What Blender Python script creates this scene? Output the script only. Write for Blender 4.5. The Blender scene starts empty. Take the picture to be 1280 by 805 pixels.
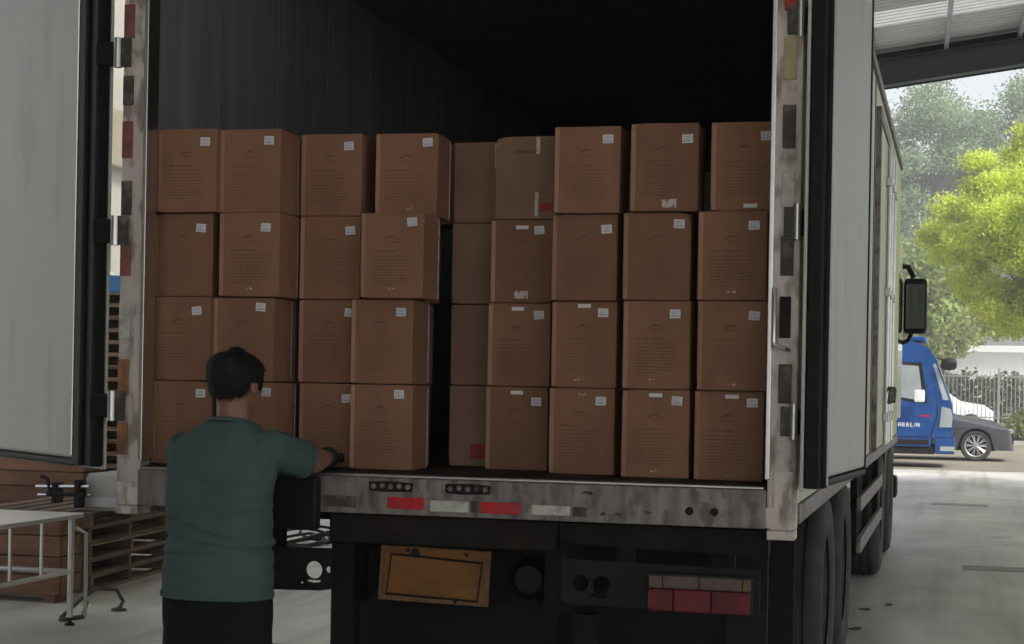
import bpy, bmesh, math, random
import numpy as np
from mathutils import Vector, Matrix, noise

random.seed(7)
RNG = np.random.default_rng(11)
SC = bpy.context.scene
COL = SC.collection
PI = math.pi

# ------------------------------------------------------------------ camera
# photograph: 1280 x 805, horizon at y = 476 in the middle column, vanishing point of the truck's axis at x = 1200
FPX, CX, CY, HY, ROLL = 2148.0, 640.0, 402.5, 476.0, 0.018
YAW = math.atan(560 / FPX)
CAM = Vector((1.782, -5.827, 1.55))
cam_d = bpy.data.cameras.new('camera')
cam_d.sensor_width = 36.0
cam_d.lens = 36.0 * FPX / 1280.0
cam_d.shift_y = (HY - CY) / 1280.0
cam_d.clip_start = 0.1
cam_d.clip_end = 2000
cam = bpy.data.objects.new('camera', cam_d)
COL.objects.link(cam)
cam.matrix_world = (Matrix.Translation(CAM) @ Matrix.Rotation(YAW, 4, 'Z') @ Matrix.Rotation(PI / 2, 4, 'X')
                    @ Matrix.Rotation(ROLL, 4, 'Z'))
SC.camera = cam


def ray(x, y):
    u, v = x - CX, -(y - HY)
    c, s = math.cos(ROLL), math.sin(ROLL)
    ur, vr = u * c - v * s, u * s + v * c
    d = (ur / FPX, 1.0, vr / FPX)
    c, s = math.cos(YAW), math.sin(YAW)
    return Vector((d[0] * c - d[1] * s, d[0] * s + d[1] * c, d[2]))


def on_y(x, y, Y):
    d = ray(x, y)
    return CAM + d * ((Y - CAM.y) / d.y)


def on_z(x, y, Z):
    d = ray(x, y)
    return CAM + d * ((Z - CAM.z) / d.z)


# ------------------------------------------------------------------ sky, sun, exposure
SUN_EL, SUN_AZ = math.radians(48), math.radians(125)     # azimuth measured from +Y towards +X
world = bpy.data.worlds.new('World')
SC.world = world
world.use_nodes = True
wn = world.node_tree
bg = wn.nodes['Background']
sky = wn.nodes.new('ShaderNodeTexSky')
sky.sky_type = 'NISHITA'
sky.sun_disc = False
sky.sun_elevation = SUN_EL
sky.sun_rotation = SUN_AZ
sky.air_density = 1.0
sky.dust_density = 3.0
sky.ozone_density = 1.0
hs = wn.nodes.new('ShaderNodeHueSaturation')
hs.inputs['Saturation'].default_value = 0.25          # overcast: the cloud layer takes the blue out
wn.links.new(sky.outputs[0], hs.inputs['Color'])
wn.links.new(hs.outputs[0], bg.inputs['Color'])
bg.inputs['Strength'].default_value = 0.10
sun_d = bpy.data.lights.new('sun', 'SUN')
sun_d.energy = 1.5
sun_d.angle = math.radians(14)
sun_d.color = (1.0, 0.96, 0.9)
sun = bpy.data.objects.new('sun', sun_d)
COL.objects.link(sun)
sd = Vector((math.sin(SUN_AZ) * math.cos(SUN_EL), math.cos(SUN_AZ) * math.cos(SUN_EL), math.sin(SUN_EL)))
sun.rotation_euler = sd.to_track_quat('Z', 'Y').to_euler()
sun.location = (30, -20, 40)
SC.view_settings.view_transform = 'Standard'
SC.view_settings.look = 'None'
SC.view_settings.gamma = 1.0
SC.view_settings.use_curve_mapping = False
SC.view_settings.exposure = 1.45
SC.cycles.max_bounces = 8
SC.cycles.diffuse_bounces = 5
SC.cycles.sample_clamp_indirect = 4.0
SC.cycles.use_denoising = True


# ------------------------------------------------------------------ materials
def mat(name, col, rough=0.6, metal=0.0, var=0.12, scale=4.0, stretch=(1, 1, 1), bump=0.0, bscale=60.0, rvar=0.0,
        dirt=None, dirt_amt=0.0, dirt_scale=2.0, dirt_stretch=(1, 1, 1), trans=None, spec=0.5, alpha=None):
    m = bpy.data.materials.new(name)
    m.use_nodes = True
    nt = m.node_tree
    N, L = nt.nodes, nt.links
    p = N['Principled BSDF']
    p.inputs['Roughness'].default_value = rough
    p.inputs['Metallic'].default_value = metal
    p.inputs['Specular IOR Level'].default_value = spec
    tc = N.new('ShaderNodeTexCoord')
    oi = N.new('ShaderNodeObjectInfo')

    def noise_at(sc, st, detail=4.0):
        mp = N.new('ShaderNodeMapping')
        mp.inputs['Scale'].default_value = st
        L.new(tc.outputs['Object'], mp.inputs['Vector'])
        add = N.new('ShaderNodeVectorMath')
        add.operation = 'ADD'
        cmb = N.new('ShaderNodeCombineXYZ')
        mul = N.new('ShaderNodeMath')
        mul.operation = 'MULTIPLY'
        mul.inputs[1].default_value = 37.0
        L.new(oi.outputs['Random'], mul.inputs[0])
        L.new(mul.outputs[0], cmb.inputs[0])
        L.new(mul.outputs[0], cmb.inputs[1])
        L.new(mp.outputs[0], add.inputs[0])
        L.new(cmb.outputs[0], add.inputs[1])
        n = N.new('ShaderNodeTexNoise')
        n.inputs['Scale'].default_value = sc
        n.inputs['Detail'].default_value = detail
        L.new(add.outputs[0], n.inputs['Vector'])
        return n

    n = noise_at(scale, stretch)
    mr = N.new('ShaderNodeMapRange')
    mr.inputs['From Min'].default_value = 0.3
    mr.inputs['From Max'].default_value = 0.7
    mr.inputs['To Min'].default_value = 1 - var
    mr.inputs['To Max'].default_value = 1 + var
    L.new(n.outputs['Fac'], mr.inputs['Value'])
    val = mr.outputs[0]
    if rvar:
        r2 = N.new('ShaderNodeMapRange')
        r2.inputs['To Min'].default_value = 1 - rvar
        r2.inputs['To Max'].default_value = 1 + rvar
        L.new(oi.outputs['Random'], r2.inputs['Value'])
        mm = N.new('ShaderNodeMath')
        mm.operation = 'MULTIPLY'
        L.new(val, mm.inputs[0])
        L.new(r2.outputs[0], mm.inputs[1])
        val = mm.outputs[0]
    sc_ = N.new('ShaderNodeVectorMath')
    sc_.operation = 'SCALE'
    sc_.inputs[0].default_value = col
    L.new(val, sc_.inputs['Scale'])
    out = sc_.outputs[0]
    if dirt is not None:
        dn = noise_at(dirt_scale, dirt_stretch, 8.0)
        dr = N.new('ShaderNodeMapRange')
        dr.inputs['From Min'].default_value = 0.62 - dirt_amt * 0.3
        dr.inputs['From Max'].default_value = 0.70 - dirt_amt * 0.2
        dr.inputs['To Max'].default_value = min(1.0, dirt_amt * 1.6)
        L.new(dn.outputs['Fac'], dr.inputs['Value'])
        mx = N.new('ShaderNodeMixRGB')
        mx.inputs['Color2'].default_value = (*dirt, 1)
        L.new(dr.outputs[0], mx.inputs['Fac'])
        L.new(out, mx.inputs['Color1'])
        out = mx.outputs[0]
        if metal:
            inv = N.new('ShaderNodeMapRange')
            inv.inputs['To Min'].default_value = metal
            inv.inputs['To Max'].default_value = 0.1
            L.new(dr.outputs[0], inv.inputs['Value'])
            L.new(inv.outputs[0], p.inputs['Metallic'])
    L.new(out, p.inputs['Base Color'])
    if bump:
        b = N.new('ShaderNodeBump')
        b.inputs['Strength'].default_value = bump
        b.inputs['Distance'].default_value = 0.01
        bn = noise_at(bscale, stretch, 6.0)
        L.new(bn.outputs['Fac'], b.inputs['Height'])
        L.new(b.outputs[0], p.inputs['Normal'])
    if trans is not None:                       # light passes through leaves and thin sheet
        tb = N.new('ShaderNodeBsdfTranslucent')
        L.new(out, tb.inputs['Color'])
        ms = N.new('ShaderNodeMixShader')
        ms.inputs['Fac'].default_value = trans
        L.new(p.outputs[0], ms.inputs[1])
        L.new(tb.outputs[0], ms.inputs[2])
        L.new(ms.outputs[0], N['Material Output'].inputs['Surface'])
    if alpha is not None:
        p.inputs['Alpha'].default_value = alpha
    return m


K = {}
K['concrete'] = mat('concrete', (0.45, 0.445, 0.41), 0.5, var=0.2, scale=0.55, bump=0.15, bscale=40, dirt=(0.24, 0.235, 0.21),
                    dirt_amt=0.35, dirt_scale=0.35, dirt_stretch=(1, 0.6, 1), spec=0.4)
K['road'] = mat('road', (0.25, 0.22, 0.17), 0.75, var=0.2, scale=0.5, bump=0.2)
K['soil'] = mat('soil', (0.20, 0.17, 0.09), 0.9, var=0.3, scale=1.5, bump=0.4)
K['carton'] = mat('kraft_cardboard', (0.30, 0.160, 0.101), 0.8, var=0.12, scale=5, stretch=(1, 1, 0.45), bump=0.12, bscale=70, rvar=0.15, spec=0.2, dirt=(0.215, 0.12, 0.08), dirt_amt=0.22, dirt_scale=9, dirt_stretch=(1, 1, 0.6))
K['carton_dull'] = mat('kraft_cardboard_dull', (0.285, 0.17, 0.12), 0.8, var=0.14, scale=5, rvar=0.05, spec=0.2)
K['carton_lit'] = mat('kraft_cardboard_lit', (0.30, 0.182, 0.13), 0.75, var=0.14, scale=5, rvar=0.05, spec=0.25)  # cardboard lightened to paint in stronger light on the deeper stack
K['carton_joint'] = mat('kraft_glue_joint', (0.45, 0.27, 0.18), 0.75, var=0.08, scale=12, rvar=0.12, spec=0.2)
K['emblem_ink'] = mat('dark_brown_ink', (0.16, 0.095, 0.068), 0.8, var=0.3, scale=60, spec=0.2)
K['ink'] = mat('brown_ink', (0.215, 0.12, 0.079), 0.8, var=0.25, scale=70, spec=0.2)
K['ink_faded'] = mat('faded_brown_ink', (0.25, 0.138, 0.09), 0.8, var=0.2, scale=70, spec=0.2)
K['label_white'] = mat('label_paper', (0.86, 0.86, 0.90), 0.6, var=0.06, scale=40, rvar=0.08)
K['label_ink'] = mat('label_ink', (0.46, 0.47, 0.56), 0.6, var=0.2, scale=200)
K['tape'] = mat('packing_tape', (0.62, 0.57, 0.53), 0.35, var=0.25, scale=60)
K['red_print'] = mat('red_print', (0.36, 0.05, 0.05), 0.7, var=0.25, scale=60)
K['steel'] = mat('worn_stainless', (0.27, 0.25, 0.238), 0.5, 0.4, var=0.35, scale=11, stretch=(2.2, 1, 0.35), bump=0.1, bscale=80,
                 dirt=(0.095, 0.07, 0.06), dirt_amt=0.4, dirt_scale=16, dirt_stretch=(1.3, 1, 0.8))
K['steel_post'] = mat('painted_steel_post', (0.72, 0.65, 0.61), 0.5, 0.2, var=0.22, scale=7, stretch=(1, 1, 0.3), bump=0.08, bscale=70,
                      dirt=(0.16, 0.11, 0.085), dirt_amt=0.40, dirt_scale=12, dirt_stretch=(1.5, 1, 0.6))
K['chrome'] = mat('bright_steel', (0.62, 0.62, 0.62), 0.28, 0.95, var=0.08, scale=15)
K['table_steel'] = mat('table_stainless', (0.60, 0.585, 0.565), 0.33, 0.85, var=0.07, scale=8, stretch=(0.2, 2, 1))
K['frp'] = mat('door_panel_white', (0.62, 0.64, 0.62), 0.5, var=0.05, scale=1.2, stretch=(1, 1, 0.6), bump=0.03, bscale=30,
               dirt=(0.42, 0.43, 0.41), dirt_amt=0.22, dirt_scale=2.5, dirt_stretch=(2.5, 2.5, 0.5))
K['lining'] = mat('box_lining', (0.29, 0.29, 0.287), 0.5, var=0.22, scale=3, stretch=(1, 3.5, 0.12), bump=0.05, dirt=(0.20, 0.20, 0.195), dirt_amt=0.25, dirt_scale=4, dirt_stretch=(1, 3, 0.2))
K['body_paint'] = mat('body_paint', (0.66, 0.68, 0.64), 0.4, var=0.05, scale=1.5, dirt=(0.45, 0.45, 0.40), dirt_amt=0.2, dirt_scale=3,
                      dirt_stretch=(1, 1, 0.4))
K['flank_lit_tint'] = mat('flank_lit_tint', (0.66, 0.69, 0.50), 0.4, var=0.06, scale=1.5, dirt=(0.45, 0.46, 0.34), dirt_amt=0.25, dirt_scale=3, dirt_stretch=(1, 1, 0.4))  # white body paint with the yellow-green cast of outdoor light coloured in
K['lime'] = mat('lime_graphic', (0.62, 0.70, 0.15), 0.4, var=0.06, scale=3)
K['rubber'] = mat('black_rubber', (0.013, 0.013, 0.016), 0.55, var=0.25, scale=12, bump=0.1, spec=0.25)
K['tyre'] = mat('tyre_rubber', (0.05, 0.048, 0.046), 0.75, var=0.25, scale=10, bump=0.3, bscale=50, dirt=(0.11, 0.10, 0.09), dirt_amt=0.3, dirt_scale=6)
K['chassis'] = mat('chassis_black', (0.014, 0.0135, 0.013), 0.7, var=0.3, scale=6, bump=0.15, dirt=(0.035, 0.029, 0.022), dirt_amt=0.25, dirt_scale=5, spec=0.2)
K['rust_beam'] = mat('rusty_black_beam', (0.022, 0.018, 0.016), 0.7, spec=0.2, var=0.3, scale=7, bump=0.2, dirt=(0.05, 0.033, 0.024), dirt_amt=0.3, dirt_scale=6,
                     dirt_stretch=(0.5, 1, 1))
K['plate'] = mat('weathered_plate', (0.22, 0.092, 0.015), 0.6, var=0.22, scale=7, stretch=(1, 1, 2.5), bump=0.1, dirt=(0.14, 0.07, 0.025), dirt_amt=0.4,
                 dirt_scale=6)
K['plate_rim'] = mat('plate_rim', (0.17, 0.09, 0.042), 0.5, var=0.3, scale=14)
K['red_refl'] = mat('red_reflector', (0.56, 0.012, 0.022), 0.3, var=0.25, scale=30, dirt=(0.25, 0.05, 0.05), dirt_amt=0.3, dirt_scale=20)
K['lamp_red_bright'] = mat('lamp_bright_lens', (0.17, 0.009, 0.02), 0.2, var=0.2, scale=30)  # slightly brighter red for the middle lens section and reflexes
K['red_faded'] = mat('faded_red_reflector', (0.27, 0.085, 0.08), 0.5, var=0.35, scale=22, dirt=(0.20, 0.15, 0.11), dirt_amt=0.35, dirt_scale=14)
K['orange_faded'] = mat('faded_orange_reflector', (0.36, 0.17, 0.085), 0.5, var=0.3, scale=20, dirt=(0.12, 0.08, 0.05), dirt_amt=0.35, dirt_scale=14)
K['yellow_refl'] = mat('yellow_reflector', (0.56, 0.49, 0.26), 0.4, var=0.12, scale=16)
K['white_refl'] = mat('white_reflector', (0.60, 0.60, 0.55), 0.35, var=0.2, scale=30, dirt=(0.25, 0.22, 0.18), dirt_amt=0.3, dirt_scale=25)
K['dark_refl'] = mat('worn_dark_plate', (0.075, 0.065, 0.055), 0.55, var=0.4, scale=16, dirt=(0.30, 0.27, 0.24), dirt_amt=0.3, dirt_scale=16)
K['lamp_red'] = mat('lamp_red_lens', (0.115, 0.007, 0.016), 0.18, var=0.2, scale=24)
K['lamp_clear'] = mat('lamp_clear_lens', (0.13, 0.088, 0.085), 0.15, var=0.2, scale=30)
K['dark_plastic'] = mat('dark_plastic', (0.017, 0.0175, 0.019), 0.55, var=0.2, scale=10, spec=0.25)
K['wood'] = mat('pallet_wood', (0.25, 0.165, 0.11), 0.8, var=0.25, scale=4, stretch=(1, 6, 6), bump=0.25, rvar=0.22, spec=0.2)
K['wood_grey'] = mat('weathered_wood', (0.215, 0.15, 0.112), 0.85, var=0.25, scale=4, stretch=(1, 6, 6), bump=0.25, rvar=0.22, spec=0.2)
K['wood_red'] = mat('reddish_planks', (0.19, 0.103, 0.066), 0.8, var=0.28, scale=4, stretch=(1, 5, 5), bump=0.25, rvar=0.2, spec=0.2)
K['blue_plastic'] = mat('blue_plastic', (0.02, 0.16, 0.42), 0.4, var=0.08)
K['cream'] = mat('cream_wall', (0.34, 0.32, 0.27), 0.8, var=0.06, scale=1.2)
K['tan'] = mat('tan_board', (0.24, 0.205, 0.14), 0.75, var=0.08, scale=3)
K['white_metal'] = mat('white_enamel', (0.46, 0.445, 0.42), 0.45, var=0.12, scale=5)
K['roof_white'] = mat('roof_sheet', (0.78, 0.79, 0.79), 0.45, var=0.05, scale=1)
K['roof_fill'] = mat('roof_fill_sheet', (0.62, 0.63, 0.61), 0.5, var=0.1, scale=1, trans=0.4)  # translucent sheets added to let fill light through the roof
K['beam_grey'] = mat('steel_rafter', (0.075, 0.085, 0.10), 0.55, var=0.12, scale=3)
K['purlin'] = mat('galvanised_purlin', (0.50, 0.51, 0.52), 0.45, 0.4, var=0.1, scale=4)
K['skin'] = mat('skin', (0.31, 0.16, 0.11), 0.5, var=0.08, scale=12, bump=0.05)
K['shirt'] = mat('teal_jersey', (0.082, 0.135, 0.13), 0.85, var=0.06, scale=9, bump=0.12, bscale=260, spec=0.2)
K['trousers'] = mat('navy_trousers', (0.012, 0.013, 0.018), 0.85, var=0.15, scale=9, bump=0.15, bscale=200, spec=0.2)
K['hair'] = mat('black_hair', (0.008, 0.0075, 0.008), 0.6, var=0.3, scale=60, stretch=(1, 1, 0.3), bump=0.6, bscale=170, spec=0.3)
K['eye_white'] = mat('eye_white', (0.7, 0.68, 0.65), 0.2)
K['shoe'] = mat('black_shoe', (0.02, 0.02, 0.02), 0.5)
K['hand_dark'] = mat('black_hand_layer', (0.016, 0.015, 0.016), 0.8, bump=0.2)
K['blue_paint'] = mat('blue_paint', (0.010, 0.065, 0.24), 0.35, var=0.12, scale=3, dirt=(0.06, 0.12, 0.27), dirt_amt=0.25, dirt_scale=4)
K['glass'] = mat('tinted_glass', (0.10, 0.125, 0.125), 0.06, var=0.1, scale=1, spec=0.8)
K['glass_pale'] = mat('pale_side_glass', (0.36, 0.40, 0.41), 0.08, var=0.2, scale=2, spec=0.8)
K['grey_paint'] = mat('grey_car_paint', (0.085, 0.09, 0.10), 0.25, 0.3, var=0.05)
K['white_paint'] = mat('white_paint', (0.75, 0.76, 0.77), 0.3, var=0.03)
K['silver'] = mat('alloy_silver', (0.60, 0.61, 0.62), 0.3, 0.6, var=0.06)
K['bark'] = mat('bark', (0.10, 0.08, 0.06), 0.9, var=0.3, scale=6, bump=0.5)
K['leaf_lime'] = mat('lime_leaves', (0.63, 0.71, 0.12), 0.55, var=0.3, scale=1.0, trans=0.5, spec=0.3)
K['leaf_far'] = mat('grey_green_leaves', (0.26, 0.34, 0.19), 0.6, var=0.4, scale=0.5, trans=0.4, spec=0.3, rvar=0.15)
K['leaf_olive'] = mat('olive_leaves', (0.27, 0.33, 0.11), 0.6, var=0.4, scale=0.6, trans=0.4, spec=0.3, rvar=0.12)
K['leaf_hedge'] = mat('hedge_leaves', (0.13, 0.155, 0.085), 0.6, var=0.45, scale=1.2, trans=0.3, spec=0.3)
K['joint'] = mat('lining_joint', (0.21, 0.21, 0.208), 0.5, var=0.2)
K['slot'] = mat('drain_slot', (0.10, 0.098, 0.09), 0.8)
K['purlin_dark'] = mat('dull_bolt', (0.20, 0.19, 0.18), 0.5, 0.6, var=0.5, scale=30, rvar=0.6)
K['scar'] = mat('rust_scar', (0.075, 0.052, 0.042), 0.7, var=0.5, scale=40, spec=0.2)
K['grate'] = mat('dusty_grate', (0.37, 0.365, 0.335), 0.7, 0.1, var=0.3, scale=14)
K['iron'] = mat('cast_iron', (0.09, 0.085, 0.08), 0.6, 0.4, var=0.3, scale=10)


# ------------------------------------------------------------------ mesh helpers
class MB:
    """collects shapes for ONE mesh object"""
    def __init__(s):
        s.v, s.f, s.mi = [], [], []
        s.cur = 0

    def add(s, vs, fs):
        o = len(s.v)
        s.v += [tuple(q) for q in vs]
        s.f += [tuple(i + o for i in f) for f in fs]
        s.mi += [s.cur] * len(fs)
        return s

    def box(s, x0, x1, y0, y1, z0, z1, m=None, c=0.0):
        if c <= 0:
            vs = [(x, y, z) for z in (z0, z1) for y in (y0, y1) for x in (x0, x1)]
            fs = [(0, 2, 3, 1), (4, 5, 7, 6), (0, 1, 5, 4), (2, 6, 7, 3), (0, 4, 6, 2), (1, 3, 7, 5)]
        else:
            bm = bmesh.new()
            bmesh.ops.create_cube(bm, size=1.0)
            for q in bm.verts:
                q.co = Vector((x0 if q.co.x < 0 else x1, y0 if q.co.y < 0 else y1, z0 if q.co.z < 0 else z1))
            bmesh.ops.bevel(bm, geom=bm.edges[:], offset=c, segments=2, affect='EDGES', profile=0.6)
            bm.verts.index_update()
            vs = [q.co.copy() for q in bm.verts]
            fs = [[q.index for q in f.verts] for f in bm.faces]
            bm.free()
        if m is not None:
            vs = [m @ Vector(q) for q in vs]
        return s.add(vs, fs)

    def tube(s, pts, rad, n=10, cap=True, flat=1.0, closed=False):
        pts = [Vector(p) for p in pts]
        if not hasattr(rad, '__len__'):
            rad = [rad] * len(pts)
        vs, fs = [], []
        T0 = (pts[1] - pts[0]).normalized()
        up = Vector((0, 0, 1)) if abs(T0.z) < 0.9 else Vector((0, 1, 0))
        Nn = T0.cross(up).normalized()
        for i, p in enumerate(pts):
            a = pts[max(i - 1, 0)]
            b = pts[min(i + 1, len(pts) - 1)]
            if closed:
                a, b = pts[i - 1], pts[(i + 1) % len(pts)]
            T = (b - a).normalized()
            Nn = (Nn - T * Nn.dot(T)).normalized()
            B = T.cross(Nn)
            for k in range(n):
                t = 2 * PI * k / n
                vs.append(p + (Nn * math.cos(t) + B * math.sin(t) * flat) * rad[i])
        m = len(pts)
        for i in range(m if closed else m - 1):
            for k in range(n):
                fs.append((i * n + k, i * n + (k + 1) % n, ((i + 1) % m) * n + (k + 1) % n, ((i + 1) % m) * n + k))
        if cap and not closed:
            fs.append(tuple(range(n))[::-1])
            fs.append(tuple((m - 1) * n + k for k in range(n)))
        return s.add(vs, fs)

    def lathe(s, prof, n=32, axis='X', c=(0, 0, 0)):
        """profile (radius, along axis); closed ring"""
        vs, fs = [], []
        for r, h in prof:
            for k in range(n):
                t = 2 * PI * k / n
                a, b = r * math.cos(t), r * math.sin(t)
                q = (h, a, b) if axis == 'X' else (a, h, b) if axis == 'Y' else (a, b, h)
                vs.append((q[0] + c[0], q[1] + c[1], q[2] + c[2]))
        for i in range(len(prof) - 1):
            for k in range(n):
                fs.append((i * n + k, i * n + (k + 1) % n, (i + 1) * n + (k + 1) % n, (i + 1) * n + k))
        return s.add(vs, fs)

    def rings(s, rings, cap=True):
        n = len(rings[0])
        vs = [q for r in rings for q in r]
        fs = []
        for i in range(len(rings) - 1):
            for k in range(n):
                fs.append((i * n + k, i * n + (k + 1) % n, (i + 1) * n + (k + 1) % n, (i + 1) * n + k))
        if cap:
            fs.append(tuple(range(n))[::-1])
            fs.append(tuple((len(rings) - 1) * n + k for k in range(n)))
        return s.add(vs, fs)

    def prism(s, poly, y0, y1, axis='Y'):
        """extrude polygon given in (x,z) along y; axis 'X': polygon in (y,z) along x; axis 'Z': (x,y) along z"""
        n = len(poly)

        def P(a, b, h):
            return (a, h, b) if axis == 'Y' else (h, a, b) if axis == 'X' else (a, b, h)
        vs = [P(a, b, y0) for a, b in poly] + [P(a, b, y1) for a, b in poly]
        fs = [tuple(range(n))[::-1], tuple(range(n, 2 * n))] + [(k, (k + 1) % n, n + (k + 1) % n, n + k) for k in range(n)]
        return s.add(vs, fs)

    def mesh(s, name, mats, smooth=False):
        me = bpy.data.meshes.new(name)
        me.from_pydata(s.v, [], s.f)
        for m in (mats if isinstance(mats, (list, tuple)) else [mats]):
            me.materials.append(m)
        if any(s.mi):
            me.polygons.foreach_set('material_index', s.mi)
        bm = bmesh.new()
        bm.from_mesh(me)
        bmesh.ops.recalc_face_normals(bm, faces=bm.faces[:])
        bm.to_mesh(me)
        bm.free()
        if smooth:
            me.polygons.foreach_set('use_smooth', [True] * len(me.polygons))
            if smooth != 'all':
                me.set_sharp_from_angle(angle=math.radians(35))
        me.update()
        return me

    def build(s, name, mats, parent=None, smooth=False):
        return link(name, s.mesh(name, mats, smooth), parent)


def link(name, data, parent=None, loc=None, rz=0.0):
    o = bpy.data.objects.new(name, data)
    COL.objects.link(o)
    if parent is not None:
        o.parent = parent
    if loc is not None:
        o.location = loc
    if rz:
        o.rotation_euler = (0, 0, rz)
    return o


def tag(o, label, cat, group=None):
    o['label'] = label
    o['category'] = cat
    if group:
        o['group'] = group
    return o


def thing(name, label, cat, loc=(0, 0, 0), rz=0.0, group=None):
    return tag(link(name, None, None, loc, rz), label, cat, group)


def copy_tree(o, parent=None):
    c = o.copy()
    COL.objects.link(c)
    c.parent = parent
    for ch in [q for q in KIDS.get(o.name, [])]:
        copy_tree(ch, c)
    return c


KIDS = {}


def remember(root):
    KIDS.clear()
    for q in bpy.data.objects:
        if q.parent is not None:
            KIDS.setdefault(q.parent.name, []).append(q)


def plate_with_holes(outer, holes, thick, name):
    """flat plate in the XZ plane with real openings; returns MB centred on y = 0"""
    cu = bpy.data.curves.new(name, 'CURVE')
    cu.dimensions = '2D'
    cu.fill_mode = 'BOTH'
    cu.extrude = thick / 2
    for loop in [outer] + holes:
        sp = cu.splines.new('POLY')
        sp.points.add(len(loop) - 1)
        for q, (a, b) in zip(sp.points, loop):
            q.co = (a, b, 0, 1)
        sp.use_cyclic_u = True
    o = bpy.data.objects.new(name, cu)
    COL.objects.link(o)
    me = bpy.data.meshes.new_from_object(o.evaluated_get(bpy.context.evaluated_depsgraph_get()))
    mb = MB()
    mb.add([(v.co.x, -v.co.z, v.co.y) for v in me.vertices], [tuple(p.vertices) for p in me.polygons])
    bpy.data.objects.remove(o)
    bpy.data.curves.remove(cu)
    bpy.data.meshes.remove(me)
    return mb


def circle(cx, cz, r, n=24):
    return [(cx + r * math.cos(2 * PI * k / n), cz + r * math.sin(2 * PI * k / n)) for k in range(n)]


def voxel(mb, size, smooth=6):
    """fuse overlapping shapes into one continuous skin"""
    me = mb.mesh('tmp', [])
    o = link('tmp', me)
    r = o.modifiers.new('r', 'REMESH')
    r.mode = 'VOXEL'
    r.voxel_size = size
    sm = o.modifiers.new('s', 'SMOOTH')
    sm.factor = 0.5
    sm.iterations = smooth
    out = bpy.data.meshes.new_from_object(o.evaluated_get(bpy.context.evaluated_depsgraph_get()))
    bpy.data.objects.remove(o)
    bpy.data.meshes.remove(me)
    out.polygons.foreach_set('use_smooth', [True] * len(out.polygons))
    return out


# ================================================================== SETTING
def sheet(name, x0, x1, y0, y1, z, m):
    o = MB().add([(x0, y0, z), (x1, y0, z), (x1, y1, z), (x0, y1, z)], [(0, 1, 2, 3)]).build(name, m)
    o['kind'] = 'structure'
    return o




def weathered(m):
    """adds speckle, expansion joints, hairline cracks and tyre marks to a ground material"""
    nt = m.node_tree
    N, L = nt.nodes, nt.links
    p = N['Principled BSDF']
    src = p.inputs['Base Color'].links[0].from_socket
    tc = N.new('ShaderNodeTexCoord')

    def mth(op, a, b=None):
        n = N.new('ShaderNodeMath')
        n.operation = op
        for i, q in enumerate((a, b)):
            if q is None:
                continue
            if isinstance(q, (int, float)):
                n.inputs[i].default_value = q
            else:
                L.new(q, n.inputs[i])
        return n.outputs[0]

    def nz(scale, st=(1, 1, 1), detail=5.0):
        mp = N.new('ShaderNodeMapping')
        mp.inputs['Scale'].default_value = st
        L.new(tc.outputs['Object'], mp.inputs['Vector'])
        n = N.new('ShaderNodeTexNoise')
        n.inputs['Scale'].default_value = scale
        n.inputs['Detail'].default_value = detail
        L.new(mp.outputs[0], n.inputs['Vector'])
        return n

    def rng_(v, a, b, lo, hi):
        n = N.new('ShaderNodeMapRange')
        for k, q in (('From Min', a), ('From Max', b), ('To Min', lo), ('To Max', hi)):
            n.inputs[k].default_value = q
        L.new(v, n.inputs['Value'])
        return n.outputs[0]

    f = rng_(nz(45).outputs['Fac'], 0.3, 0.7, 0.86, 1.12)
    f = mth('MULTIPLY', f, rng_(nz(2.2, (1, 0.5, 1), 8).outputs['Fac'], 0.35, 0.65, 0.86, 1.08))
    f = mth('MULTIPLY', f, rng_(nz(1.0, (3.2, 0.10, 1), 6).outputs['Fac'], 0.52, 0.66, 1.0, 0.74))      # tyre marks along the lane
    f = mth('MULTIPLY', f, rng_(nz(1.1, (1, 1, 1), 3).outputs['Fac'], 0.66, 0.74, 1.0, 0.6))             # oil stains
    sx = N.new('ShaderNodeSeparateXYZ')
    L.new(tc.outputs['Object'], sx.inputs[0])
    for ax, per in ((0, 4.6), (1, 5.3)):
        fr = mth('FRACT', mth('ADD', mth('DIVIDE', sx.outputs[ax], per), 100.37))
        f = mth('MULTIPLY', f, rng_(fr, 0.0, 0.003, 0.55, 1.0))
    dn = nz(1.4)
    vm = N.new('ShaderNodeVectorMath')
    vm.operation = 'MULTIPLY_ADD'
    L.new(dn.outputs['Color'], vm.inputs[0])
    vm.inputs[1].default_value = (0.9, 0.9, 0.0)
    L.new(tc.outputs['Object'], vm.inputs[2])
    vo = N.new('ShaderNodeTexVoronoi')
    vo.feature = 'DISTANCE_TO_EDGE'
    vo.inputs['Scale'].default_value = 0.22
    L.new(vm.outputs[0], vo.inputs['Vector'])
    f = mth('MULTIPLY', f, rng_(vo.outputs['Distance'], 0.0, 0.0035, 0.62, 1.0))
    sc = N.new('ShaderNodeVectorMath')
    sc.operation = 'SCALE'
    L.new(src, sc.inputs[0])
    L.new(f, sc.inputs['Scale'])
    L.new(sc.outputs[0], p.inputs['Base Color'])
    L.new(rng_(nz(0.8, (1, 0.4, 1)).outputs['Fac'], 0.35, 0.65, 0.32, 0.62), p.inputs['Roughness'])


K['yard'] = mat('yard_concrete', (0.68, 0.655, 0.595), 0.5, var=0.16, scale=0.55, bump=0.2, bscale=40, dirt=(0.47, 0.455, 0.41),
                dirt_amt=0.3, dirt_scale=0.35, dirt_stretch=(1, 0.6, 1), spec=0.4)
weathered(K['yard'])
sheet('ground', -400, 400, -300, 600, 0.0, K['yard'])
sheet('road', -120, 120, 27.8, 44.0, 0.004, K['road'])
sheet('verge', -120, 120, 44.0, 51.5, 0.008, K['soil'])
kb = MB().box(-120, 120, 44.0, 44.18, 0.0, 0.13).build('kerb', K['concrete'])
kb['kind'] = 'structure'

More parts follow.
